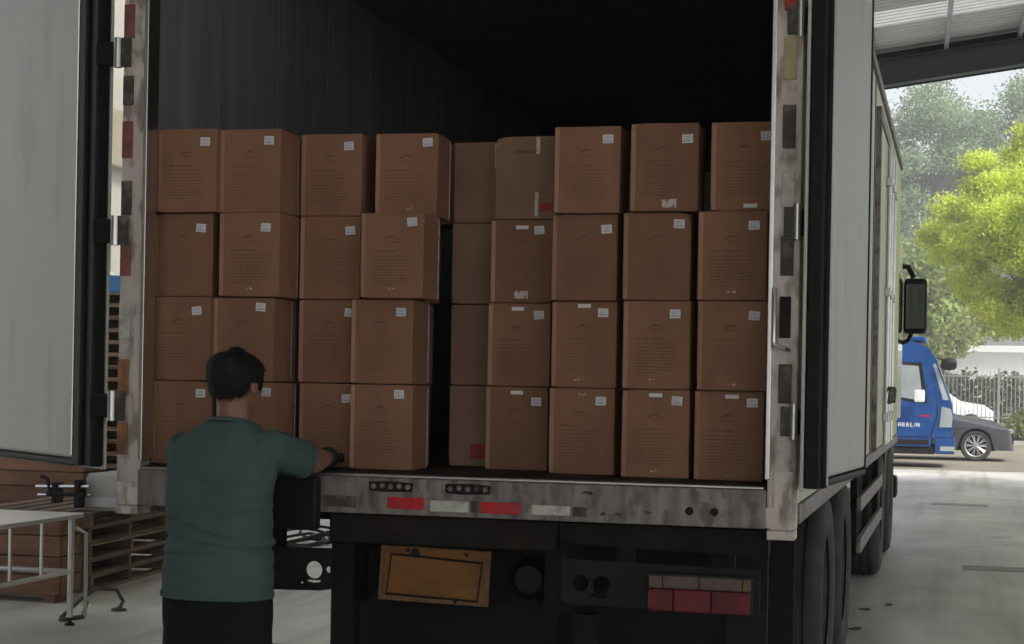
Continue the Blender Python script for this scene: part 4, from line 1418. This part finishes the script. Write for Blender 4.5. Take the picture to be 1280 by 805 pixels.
# white machine with black clamp on the low stack
mz = 5 * PH + 0.004
mc = thing('strapping_machine', 'white sloping strapping machine with black clamps on the grey pallets', 'machine', (-4.14, 5.46, mz), math.radians(4))
MB().prism([(-0.16, 0.0), (0.20, 0.0), (0.20, 0.12), (0.11, 0.24), (-0.06, 0.26), (-0.16, 0.10)], -0.24, 0.3).build('housing', K['white_metal'], mc)
MB().box(-0.14, 0.18, -0.262, -0.241, 0.02, 0.09, c=0.006).build('front_flange', K['purlin'], mc)
cl = MB()
cl.box(-0.33, -0.05, -0.36, -0.30, 0.10, 0.13, c=0.006)
cl.box(-0.29, -0.25, -0.36, -0.243, 0.05, 0.20, c=0.006)
cl.box(-0.12, -0.08, -0.36, -0.243, 0.02, 0.22, c=0.006)
cl.build('clamp', K['rubber'], mc)
MB().tube([(-0.42, -0.33, 0.16), (-0.02, -0.33, 0.17)], 0.014, 8).build('clamp_rod', K['chrome'], mc)
MB().tube([(-0.42, -0.30, 0.10), (-0.02, -0.30, 0.11)], 0.010, 8).build('clamp_rod', K['chrome'], mc)
MB().tube([(-0.31, -0.33, 0.13), (-0.33, -0.34, 0.22), (-0.38, -0.34, 0.24)], 0.014, 8).build('lever', K['rubber'], mc)

# stainless packing table, long side along the truck
T0 = on_z(105, 642, 0.68)
tb = thing('packing_table', 'stainless steel packing table with tubular legs and rails by the pallets', 'table', (T0.x, T0.y, 0))
MB().box(-0.75, 0.0, -2.4, 0.0, 0.655, 0.685, c=0.008).build('table_top', K['table_steel'], tb)
for x in (-0.03, -0.72):
    for y in (-0.10, -1.2, -2.3):
        lg = MB().tube([(x, y, 0.05), (x, y, 0.654)], 0.019, 12).build('leg', K['table_steel'], tb, True)
        MB().lathe([(0, 0.0), (0.03, 0.0), (0.03, 0.012), (0.012, 0.022), (0.012, 0.05)], 14, 'Z', (x, y, 0)).build('foot', K['rubber'], lg)
    for z in (0.33,):
        MB().tube([(x, -0.12, z), (x, -2.28, z)], 0.015, 10).build('rail', K['table_steel'], tb, True)
    for y in (-0.45, -0.8, -1.55, -1.9):
        MB().tube([(x, y, 0.345), (x, y, 0.654)], 0.011, 8).build('rail_post', K['table_steel'], tb, True)
for y in (-0.10, -2.3):
    MB().tube([(-0.05, y, 0.33), (-0.70, y, 0.33)], 0.015, 10).build('rail', K['table_steel'], tb, True)
MB().tube([(0.0, -0.10, 0.60), (0.03, -0.02, 0.56), (0.03, -0.02, 0.05)], 0.012, 8).build('brace', K['table_steel'], tb, True)

# black hose curling on the floor by the table leg
c0 = on_z(110, 770, 0)
hs_ = MB()
hs_.tube([(c0.x - 0.05, c0.y - 0.25, 0.02), (c0.x - 0.04, c0.y - 0.02, 0.11), (c0.x - 0.02, c0.y + 0.14, 0.16), (c0.x + 0.05, c0.y + 0.28, 0.14), (c0.x + 0.08, c0.y + 0.32, 0.06), (c0.x + 0.06, c0.y + 0.30, 0.012)],
         0.013, 10)
hs_.tube([(c0.x - 0.03, c0.y - 0.3, 0.012), (c0.x + 0.03, c0.y - 0.12, 0.014), (c0.x + 0.0, c0.y - 0.02, 0.09)], 0.014, 10)
hs_.lathe([(0, 0), (0.05, 0), (0.05, 0.012), (0.02, 0.022), (0, 0.022)], 14, 'Z', (c0.x + 0.06, c0.y + 0.30, 0))
tag(hs_.build('air_hose', K['iron'], None, True), 'dark air hose arching over the floor beside the table leg', 'hose')

# tangle of black strapping on the floor beyond the truck's far side
cp = on_z(384, 683, 0)
rs = random.Random(4)
sp = MB()
for k in range(9):
    cx, cy = cp.x + rs.uniform(-0.28, 0.28), cp.y + rs.uniform(-0.8, 0.8)
    r = rs.uniform(0.10, 0.24)
    tilt = rs.uniform(0.05, 0.3)
    a0 = rs.uniform(0, 6)
    sp.tube([(cx + r * math.cos(t), cy + r * 1.8 * math.sin(t), 0.012 + tilt * r * (1 + math.sin(t + a0))) for t in np.linspace(0, 2 * PI, 18, endpoint=False)], 0.013, 6, closed=True)
tag(sp.build('strapping_tangle', K['rubber'], None, True), 'tangled black strapping loops lying on the floor beyond the truck', 'strapping')

# tan cabinet fixed to the cream building
def on_x(x, y, X):
    d_ = ray(x, y)
    return CAM + d_ * ((X - CAM.x) / d_.x)


t0, t1 = on_x(120, 132, -22.9), on_x(152, 212, -22.9)
cabt = thing('wall_cabinet', 'tan panelled box fixed high on the cream building past the open door', 'cabinet', (-22.81, t0.y, t1.z))
MB().box(-0.19, 0.18, -1.2, t1.y - t0.y + 1.0, 0, t0.z - t1.z, c=0.01).build('carcass', K['tan'], cabt)
MB().box(0.181, 0.195, -1.15, -0.1, 0.04, t0.z - t1.z - 0.04, c=0.004).build('door', K['tan'], cabt)
MB().box(0.181, 0.195, -0.08, t1.y - t0.y + 0.95, 0.04, t0.z - t1.z - 0.04, c=0.004).build('door', K['tan'], cabt)

# ================================================================== YARD
# drain grates and manhole let into the concrete
def grate(c, w, d, name, label, n):
    g = thing(name, label, 'drain', (c.x, c.y, 0.001))
    fr_ = MB()
    fr_.box(-w / 2, w / 2, -d / 2, -d / 2 + 0.03, 0, 0.005)
    fr_.box(-w / 2, w / 2, d / 2 - 0.03, d / 2, 0, 0.005)
    fr_.build('frame', K['grate'], g)
    MB().box(-w / 2 + 0.001, w / 2 - 0.001, -d / 2 + 0.031, d / 2 - 0.031, 0, 0.002).build('gully', K['slot'], g)
    bar = MB().box(-0.030, 0.030, -d / 2 + 0.031, d / 2 - 0.031, 0.0022, 0.004).mesh('bar', K['grate'])
    for k in range(n):
        link('bar', bar, g, (-w / 2 + (k + 0.5) * w / n, 0, 0))


g0, g1 = on_z(1168, 631, 0), on_z(1230, 631, 0)
grate((g0 + g1) / 2, (g1 - g0).length, 0.34, 'drain_grate', 'short iron drain grate in the concrete beyond the truck', 13)
g0, g1 = on_z(1208, 712, 0), on_z(1310, 712, 0)
grate((g0 + g1) / 2, (g1 - g0).length, 0.36, 'drain_grate', 'longer iron drain grate in the concrete beside the truck', 12)
lf = random.Random(8)
for (px, py) in ((1083, 762), (1112, 756), (1070, 786)):
    q = on_z(px, py, 0)
    pts = [(q.x + lf.uniform(0.02, 0.06) * math.cos(t), q.y + lf.uniform(0.03, 0.10) * math.sin(t)) for t in np.linspace(0, 2 * PI, 7, endpoint=False)]
    o = MB().prism(pts, 0.002, 0.006, 'Z').build('litter_scrap', K['dark_refl'])
    tag(o, 'small dark scrap of litter on the concrete beside the truck wheels', 'litter', 'litter scraps on the concrete')

# ---- blue truck, side on, facing right
BT = on_y(1191, 560, 28.5)
bt = thing('blue_truck', 'blue cab-over truck standing side on beyond the shed', 'truck', (BT.x, 28.5, 0))
# local: x = 0 at the front bumper, +y away; side plane y = 0
shell = [(-1.62, 0.42), (-0.42, 0.42), (-0.40, 0.60), (-0.02, 0.60), (0.0, 1.0), (-0.04, 1.28), (-0.34, 2.12), (-0.52, 2.36), (-0.80, 2.46), (-1.55, 2.46), (-1.62, 2.38)]
MB().prism(shell, 0.0, 1.95).build('cab_shell', K['blue_paint'], bt)
MB().prism([(-0.065, 1.32), (-0.345, 2.10), (-0.335, 2.105), (-0.05, 1.325)], 0.12, 1.83).build('windscreen', K['glass_pale'], bt)
MB().prism([(-0.09, 1.33), (-0.34, 2.03), (-0.40, 2.02), (-0.20, 1.33)], -0.004, -0.0005).build('quarter_glass', K['glass_pale'], bt)
dr = MB().prism([(-1.40, 0.62), (-0.46, 0.62), (-0.34, 0.98), (-0.34, 1.24), (-0.50, 2.08), (-1.40, 2.12)], -0.022, -0.0045).build('door', K['blue_paint'], bt)
MB().prism([(-1.37, 1.37), (-0.50, 1.25), (-0.61, 2.04), (-1.37, 2.07)], -0.0255, -0.0225).build('window_surround', K['dark_plastic'], dr)
MB().prism([(-1.32, 1.42), (-0.56, 1.30), (-0.66, 1.98), (-1.32, 2.02)], -0.028, -0.0258).build('window', K['glass_pale'], dr)
MB().box(-1.25, -1.08, -0.05, -0.023, 1.10, 1.15, c=0.006).build('handle', K['dark_plastic'], dr)
MB().box(-0.62, -0.44, -0.026, -0.0225, 1.00, 1.03).build('red_mark', K['red_refl'], dr)
lt = MB()
x = -1.04
for k, ch in enumerate('AEELIN'):
    hgt = 0.075
    if ch in 'AEL':
        lt.box(x, x + 0.016, -0.0255, -0.0225, 0.80, 0.80 + hgt)
    if ch == 'A':
        lt.box(x + 0.045, x + 0.06, -0.0255, -0.0225, 0.80, 0.80 + hgt)
        lt.box(x + 0.0165, x + 0.0445, -0.0255, -0.0225, 0.862, 0.875)
        lt.box(x + 0.0165, x + 0.0445, -0.0255, -0.0225, 0.828, 0.840)
    if ch == 'E':
        for zz in (0.80, 0.831, 0.862):
            lt.box(x + 0.0165, x + 0.055, -0.0255, -0.0225, zz, zz + 0.013)
    if ch == 'L':
        lt.box(x + 0.0165, x + 0.05, -0.0255, -0.0225, 0.80, 0.813)
    if ch in 'IN':
        lt.box(x, x + 0.014, -0.0255, -0.0225, 0.80, 0.80 + hgt)
    if ch == 'N':
        lt.box(x + 0.045, x + 0.06, -0.0255, -0.0225, 0.80, 0.80 + hgt)
        lt.prism([(x + 0.0145, 0.875), (x + 0.0145, 0.85), (x + 0.0445, 0.80), (x + 0.0445, 0.825)], -0.0255, -0.0225)
    x += 0.078 if ch != 'I' else 0.036
lt.build('lettering', K['white_paint'], dr)
MB().prism([(-0.26, 0.80), (-0.03, 0.80), (-0.012, 1.0), (-0.05, 1.16), (-0.22, 1.20)], -0.012, -0.0005).build('headlamp', K['glass_pale'], bt)
MB().box(-0.34, 0.03, -0.006, 1.956, 0.28, 0.592, c=0.03).build('bumper', K['blue_paint'], bt)
MB().box(-0.33, 0.02, -0.001, 1.951, 0.5925, 0.599).build('bumper_gap', K['dark_plastic'], bt)
MB().prism([(-0.42, 0.605), (-0.30, 0.99), (-0.30, 1.25), (-0.315, 1.25), (-0.315, 0.99), (-0.44, 0.605)], -0.004, -0.0008).build('door_gap', K['dark_plastic'], bt)
MB().box(-1.60, -0.46, -0.006, -0.0008, 0.45, 0.55, c=0.002).build('sill_trim', K['dark_plastic'], bt)
MB().box(-0.24, 0.035, -0.010, -0.0065, 0.34, 0.43, c=0.001).build('fog_lamp', K['glass_pale'], bt)
MB().box(-1.35, -0.345, 0.03, 1.9, 0.27, 0.415, c=0.01).build('step', K['dark_plastic'], bt)
MB().prism([(-0.58, 1.35), (-0.50, 1.35), (-0.62, 2.05), (-0.68, 2.05)], -0.030, -0.0285).build('pillar', K['dark_plastic'], bt)
m1 = MB().lathe([(0.0, -0.17), (0.09, -0.155), (0.13, -0.09), (0.14, 0), (0.13, 0.09), (0.09, 0.155), (0, 0.17)], 18, 'X', (0, 0, 0))
m1.v = [(x * 0.9 - 0.10, y * 0.5 - 0.10, z * 0.85 + 2.02) for x, y, z in m1.v]
m1.build('mirror', K['dark_plastic'], bt, True)
MB().tube([(-0.32, 0.0, 2.14), (-0.2, -0.09, 2.10), (-0.12, -0.10, 2.04)], 0.014, 8).build('mirror_arm', K['dark_plastic'], bt)
m2 = MB().box(-0.74, -0.54, -0.26, -0.20, 1.28, 1.52, c=0.03)
m2.build('mirror', K['white_paint'], bt)
MB().tube([(-0.5, -0.02, 1.6), (-0.56, -0.2, 1.58), (-0.6, -0.23, 1.52)], 0.014, 8).build('mirror_arm', K['dark_plastic'], bt)
MB().box(-0.85, -0.55, 0.1, 1.8, 2.465, 2.56, c=0.03).build('roof_spoiler', K['blue_paint'], bt)
MB().box(-6.2, -1.75, 0.02, 1.98, 0.92, 2.9, c=0.02).build('cargo_box', K['blue_paint'], bt)
MB().box(-6.1, -0.9, 0.55, 1.4, 0.60, 0.88).build('chassis', K['chassis'], bt)
MB().box(-1.5, -0.9, 0.3, 1.6, 0.40, 0.62).build('cab_floor', K['chassis'], bt)
for (wx, yy) in ((-1.0 - 0.55, 0.06), (-5.0, 0.06), (-1.0 - 0.55, 1.72), (-5.0, 1.72)):
    wh = thing_part('wheel', bt, (wx, yy, 0.40))
    MB().lathe([(0.25, 0.0), (0.30, -0.015), (0.37, -0.005), (0.40, 0.03), (0.40, 0.17), (0.37, 0.205), (0.25, 0.2)], 30, 'Y').build('tyre', K['tyre'], wh, True)
    MB().lathe([(0.25, 0.01), (0.2, 0.05), (0.1, 0.05), (0.09, 0.0), (0, 0.0)], 24, 'Y').build('rim', K['silver'], wh, True)


# ---- dark grey saloon behind it and white car behind the fence
def saloon(name, label, loc, m, scale_z=1.0, tall=False, group=None):
    """side-on car, front at local x = 0 facing +x, near side y = 0"""
    c = thing(name, label, 'car', loc)
    Lg = 4.7
    if tall:
        top = [(-4.65, 0.80), (-4.58, 1.30), (-4.25, 1.62), (-3.4, 1.70), (-1.95, 1.66), (-1.15, 1.12), (-0.35, 1.0), (-0.04, 0.78)]
    else:
        top = [(-4.68, 0.66), (-4.62, 0.92), (-3.9, 1.02), (-3.2, 1.34), (-2.6, 1.44), (-2.0, 1.38), (-1.22, 0.98), (-0.45, 0.86), (-0.08, 0.68)]
    zb = 0.24
    wheels = (-0.80, -3.55)
    rings = []
    W = 1.80
    prof = top
    for (y, inset, drop) in ((0.0, 0.10, 0.34), (0.03, 0.04, 0.20), (0.12, 0.0, 0.06), (0.5, 0.0, 0.0), (0.9, 0.0, -0.01), (1.3, 0.0, 0.0), (1.68, 0.0, 0.06), (1.77, 0.04, 0.20), (1.80, 0.10, 0.34)):
        r = []
        for (x, z) in prof:
            zz = z - (drop if z > 1.05 else drop * 0.35 if z > 0.8 else 0)
            r.append(Vector((x - inset * (1 if x > -0.5 else -1 if x < -4.3 else 0) , y, zz)))
        # lower edge with wheel arches
        low = []
        pts = []
        xs = list(np.linspace(-0.02 - inset, -4.66 + inset, 46))
        for x in xs:
            z = zb
            for wx in wheels:
                if abs(x - wx) < 0.375:
                    z = max(z, 0.33 + math.sqrt(max(0.0, 0.375 ** 2 - (x - wx) ** 2)) if (y < 0.3 or y > 1.5) else zb)
            pts.append(Vector((x, y, z)))
        rings.append(r + pts)
    mb = MB().rings(rings)
    mb.build('body', m, c, True)
    yo = -0.004
    if tall:
        win = [[(-3.0, 1.08), (-1.52, 1.08), (-1.95, 1.32), (-3.0, 1.36)], [(-4.3, 1.10), (-3.06, 1.08), (-3.06, 1.36), (-4.05, 1.34)]]
    else:
        win = [[(-2.55, 0.92), (-1.5, 0.92), (-1.95, 1.12), (-2.55, 1.14)], [(-3.5, 0.94), (-2.6, 0.92), (-2.6, 1.14), (-3.15, 1.08)]]
    for w_ in win:
        MB().prism(w_, 0.012, 0.024).build('window', K['glass'], c)
        MB().prism(w_, 1.776, 1.788).build('window', K['glass'], c)
    MB().box(-0.30, -0.03, 0.04, 0.30, 0.60, 0.70, c=0.02).build('headlamp', K['glass_pale'], c)
    MB().box(-0.06, -0.01, 0.45, 1.35, 0.36, 0.58, c=0.02).build('grille', K['dark_plastic'], c)
    MB().box(-4.67, -4.60, 0.10, 0.45, 0.68, 0.80, c=0.02).build('tail_lamp', K['lamp_red'], c)
    MB().box(-1.75, -1.58, -0.12, 0.0, 0.90, 1.02, c=0.02).build('mirror', m, c)
    for wx in wheels:
        for yy, sgn in ((0.03, 1), (1.77, -1)):
            wh = thing_part('wheel', c, (wx, yy, 0.335))
            MB().lathe([(0.235, 0.0), (0.26, -0.012 * sgn), (0.31, -0.005 * sgn), (0.335, 0.03 * sgn), (0.335, 0.18 * sgn), (0.24, 0.2 * sgn)], 36, 'Y').build('tyre', K['tyre'], wh, True)
            MB().lathe([(0.235, 0.005 * sgn), (0.222, 0.012 * sgn), (0.215, 0.05 * sgn)], 36, 'Y').build('rim', K['silver'], wh, True)
            MB().lathe([(0.213, 0.07 * sgn), (0, 0.07 * sgn)], 30, 'Y').build('brake_disc', K['dark_plastic'], wh)
            sp_ = MB()
            for k in range(10):
                a = 2 * PI * k / 10
                for da in (-0.10, 0.10):
                    sp_.tube([(0.04 * math.cos(a), 0.02 * sgn, 0.04 * math.sin(a)), (0.22 * math.cos(a + da), 0.012 * sgn, 0.22 * math.sin(a + da))], 0.0105, 5)
            sp_.lathe([(0.05, 0.03 * sgn), (0.05, 0.008 * sgn), (0, 0.004 * sgn)], 14, 'Y')
            sp_.build('spokes', K['silver'], wh)
    MB().box(-4.2, -0.4, 0.25, 1.55, 0.22, 0.45).build('underbody', K['chassis'], c)
    return c


cw_ = on_y(1220, 560, 32.3)
saloon('grey_saloon', 'dark grey saloon car with silver multi-spoke wheels nosing past the blue truck', (cw_.x + 0.80, 32.3, 0.004), K['grey_paint'])
wc = on_y(1243, 510, 55.5)
saloon('white_car', 'white car parked behind the pale bar fence', (wc.x + 0.02, 55.0, 0.0), K['white_paint'], tall=True)

# ---- pale bar fence on a low wall
fen = thing('bar_fence', 'pale vertical bar fence on a low white base wall beyond the road', 'fence', (0, 52.0, 0))
MB().box(-30, 40, -0.10, 0.10, 0, 0.46, c=0.01).build('base_wall', K['white_paint'], fen)
bars = MB()
for k in range(22):
    bars.box(-0.012 + k * 0.13, 0.012 + k * 0.13, -0.012, 0.012, 0.5, 2.15)
bars.box(-0.06, 2.8, -0.014, 0.014, 0.62, 0.66)
bars.box(-0.06, 2.8, -0.014, 0.014, 1.95, 1.99)
bm_ = bars.mesh('bar_panel', K['purlin'])
pm_ = MB().box(-0.04, 0.04, -0.04, 0.04, 0.461, 2.25, c=0.004).mesh('post', K['purlin'])
x = -30.0
while x < 40:
    b_ = link('bar_panel', bm_, fen, (x + 0.13, 0, 0))
    link('post', pm_, fen, (x, 0, 0))
    x += 3.0

# ---- cream building across the lane on the shed's open side
cbd = thing('cream_building', 'cream rendered building across the lane seen past the open door', 'building', (-23.0, 14.0, 0))
MB().box(-10, 0, 0, 60, 0, 14.5).build('wall', K['cream'], cbd)
MB().box(-10.2, 0.2, -0.2, 60.2, 14.505, 14.8, c=0.02).build('roof', K['concrete'], cbd)
for k in range(6):
    for z in (1.1, 4.6):
        w_ = MB().box(0.002, 0.03, 3 + k * 4.5, 4.6 + k * 4.5, z, z + 1.4).build('window', K['glass'], cbd)
        MB().box(0.002, 0.08, 2.9 + k * 4.5, 4.7 + k * 4.5, z - 0.08, z - 0.005).build('sill', K['concrete'], w_)

# ---- low white building
wb = thing('low_white_building', 'long low white building with flat roof behind the hedge', 'building', (0, 74, 0))
MB().box(-40, 45, 0, 12, 0, 3.2).build('wall', K['white_paint'], wb)
MB().box(-40.4, 45.4, -0.5, 12.4, 3.205, 3.5, c=0.02).build('roof', K['white_paint'], wb)
for k in range(20):
    w_ = MB().box(-37 + k * 4.1, -35.2 + k * 4.1, -0.03, -0.002, 1.0, 2.2).build('window', K['glass'], wb)
    MB().box(-37.08 + k * 4.1, -35.12 + k * 4.1, -0.06, -0.031, 0.93, 0.99).build('sill', K['concrete'], w_)


# ---- foliage
def leaves(centers, radii, per, size, seed, squash=1.0):
    r = np.random.default_rng(seed)
    C_, S_ = [], []
    for c, rad in zip(centers, radii):
        k = max(6, int(per * (rad / np.mean(radii)) ** 2))
        d = r.normal(size=(k, 3))
        d /= np.linalg.norm(d, axis=1)[:, None]
        q = rad * (0.35 + 0.65 * r.random(k) ** 0.5)
        q *= 1 + 0.35 * r.normal(size=k) * 0.6
        C_.append(np.array(c)[None] + d * q[:, None] * np.array([1, 1, squash]))
    P = np.concatenate(C_)
    k = len(P)
    a = r.normal(size=(k, 3))
    a /= np.linalg.norm(a, axis=1)[:, None]
    b = np.cross(a, r.normal(size=(k, 3)))
    b /= np.linalg.norm(b, axis=1)[:, None]
    s = size * (0.6 + 0.8 * r.random(k))[:, None]
    V = np.stack([P - a * s, P + b * s * 0.55, P + a * s, P - b * s * 0.55], 1).reshape(-1, 3)
    return V, k


def leaf_mesh(name, V, k, m):
    me = bpy.data.meshes.new(name)
    me.vertices.add(4 * k)
    me.vertices.foreach_set('co', V.astype(np.float32).ravel())
    me.loops.add(4 * k)
    me.loops.foreach_set('vertex_index', np.arange(4 * k, dtype=np.int32))
    me.polygons.add(k)
    me.polygons.foreach_set('loop_start', np.arange(0, 4 * k, 4, dtype=np.int32))
    me.materials.append(m)
    me.update(calc_edges=True)
    return me


def tree(name, label, loc, height, crown_r, crown_z0, m, n_cl, per, size, seed, group=None, cr_range=(0.5, 1.1), sq=0.8):
    t = thing(name, label, 'tree', loc, 0, group)
    r = random.Random(seed)
    lean = Vector((r.uniform(-0.04, 0.04), r.uniform(-0.04, 0.04), 0))
    top = height * 0.80
    r0 = 0.018 * height + 0.05
    tk = MB()
    spine = [Vector((lean.x * z + 0.06 * math.sin(z * 1.3), lean.y * z + 0.06 * math.cos(z * 1.1) - 0.06, z)) for z in np.linspace(0, top, 9)]
    tk.tube(spine, [r0 * (1.35 if i == 0 else 1 - 0.85 * i / 8) for i in range(9)], 10)
    trunk = tk.build('trunk', K['bark'], t, True)
    cs, rs_ = [], []
    zc = (crown_z0 + height) / 2
    hz = (height - crown_z0) / 2
    for k in range(n_cl):
        while True:
            u = Vector((r.uniform(-1, 1), r.uniform(-1, 1), r.uniform(-1, 1)))
            if 0.15 < u.length < 1:
                break
        u *= (0.55 + 0.45 * r.random()) / max(u.length, 0.4)
        wide = 1 - 0.35 * max(0, u.z)
        c = Vector((u.x * crown_r * wide, u.y * crown_r * wide, zc + u.z * hz * 0.92))
        cs.append(c)
        rs_.append(r.uniform(*cr_range))
    lm = MB()
    for k in range(0, n_cl, max(1, n_cl // 22)):
        c = cs[k]
        zb = max(crown_z0 * 0.75, min(top * 0.95, c.z * 0.62))
        i = min(7, int(zb / top * 8))
        b = spine[i]
        mid = b.lerp(c, 0.5) + Vector((0, 0, 0.12 * (c - b).length))
        lm.tube([b, b.lerp(mid, 0.5), mid, mid.lerp(c, 0.6), c], [r0 * 0.36, r0 * 0.28, r0 * 0.2, r0 * 0.11, r0 * 0.04], 6)
    lm.build('limbs', K['bark'], trunk, True)
    V, k = leaves(cs, rs_, per, size, seed + 100, sq)
    link('crown', leaf_mesh('crown', V, k, m), t)
    return t


# the bright tree by the road
bp = on_y(1322, 400, 46.5)
tree('lime_tree', 'bright yellow-green leafy tree standing on the verge beyond the road', (bp.x, 46.5, 0.008), 9.9, 3.8, 2.5, K['leaf_lime'], 125, 1250, 0.055, 5, cr_range=(0.35, 0.85), sq=0.62)
# grey-green trees behind the white building
for i, (px, Y, hgt, cr_, z0, sd, lab) in enumerate((
        (1085, 96, 18.6, 4.6, 4.0, 21, 'tall grey-green tree behind the white building, beside the truck flank'),
        (1160, 92, 19.6, 4.6, 4.5, 22, 'tall grey-green tree with thin top behind the white building, behind the mirror'),
        (1222, 104, 19.0, 4.2, 4.0, 23, 'lower grey-green tree in the gap behind the lime tree'),
        (1290, 94, 20.5, 4.8, 4.5, 24, 'tallest grey-green tree behind the crown of the lime tree'),
        (1390, 96, 18.0, 4.6, 4.5, 25, 'grey-green tree at the far end of the row behind the lime tree'))):
    q = on_y(px, 400, Y)
    tree('grey_green_tree', lab, (q.x, Y, 0), hgt, cr_, z0, K['leaf_far'], 90, 520, 0.10, sd, 'grey-green trees behind the white building', (0.8, 1.6))
for i, (px, Y, hgt, cr_, sd, lab) in enumerate(((1135, 66, 7.6, 2.5, 31, 'olive green shrubby tree beyond the fence beside the blue truck'),
                                               (1180, 69, 7.2, 2.5, 32, 'olive green shrubby tree beyond the fence beside the lime tree'))):
    q = on_y(px, 400, Y)
    tree('olive_tree', lab, (q.x, Y, 0), hgt, cr_, 2.6, K['leaf_olive'], 60, 150, 0.13, sd, 'olive green trees beyond the fence', (0.5, 1.0))
# hedge along the fence
hd = thing('hedge', 'dull green clipped hedge behind the bar fence', 'hedge', (0, 60.5, 0))
hrng = random.Random(2)
cs = [(x, hrng.uniform(-0.3, 0.3), z) for x in np.arange(-16, 24, 0.45) for z in (0.3, 0.75, 1.2, 1.65)]
V, k = leaves(cs, [hrng.uniform(0.35, 0.6) for _ in cs], 130, 0.11, 77)
link('leaves', leaf_mesh('leaves', V, k, K['leaf_hedge']), hd)
st = MB()
for x in np.arange(-16, 24, 1.5):
    st.tube([(x, 0, 0), (x + 0.05, 0.03, 0.8), (x + 0.15, -0.05, 1.5)], [0.03, 0.025, 0.01], 6)
st.build('stems', K['bark'], hd)
# low yellowing shrubs on the verge right of the grey car
for i, px in enumerate((1272, 1300, 1335)):
    q = on_y(px, 540, 45.5 + 0.6 * i)
    s_ = thing('verge_shrub', 'low yellowing shrub on the verge by the road', 'shrub', (q.x, 45.5 + 0.6 * i, 0.008), 0, 'yellowing shrubs on the verge')
    cs = [(hrng.uniform(-0.45, 0.45), hrng.uniform(-0.35, 0.35), hrng.uniform(0.2, 0.8)) for _ in range(14)]
    V, k = leaves(cs, [0.28] * 14, 90, 0.06, 90 + i)
    link('foliage', leaf_mesh('foliage', V, k, K['leaf_olive']), s_)
    sm_ = MB()
    for c in cs[:6]:
        sm_.tube([(0, 0, 0), c], [0.02, 0.006], 5)
    sm_.build('stems', K['bark'], s_)

# ---- pale damp air over the yard
hz = MB().box(-60, 60, -24, 125, -1.0, 24.0).build('haze', [])
hz['kind'] = 'stuff'
hm = bpy.data.materials.new('haze')
hm.use_nodes = True
hm.node_tree.nodes.remove(hm.node_tree.nodes['Principled BSDF'])
pv = hm.node_tree.nodes.new('ShaderNodeVolumePrincipled')
pv.inputs['Color'].default_value = (0.9, 0.92, 0.93, 1)
pv.inputs['Density'].default_value = 0.0038
hm.node_tree.links.new(pv.outputs[0], hm.node_tree.nodes['Material Output'].inputs['Volume'])
hz.data.materials.append(hm)
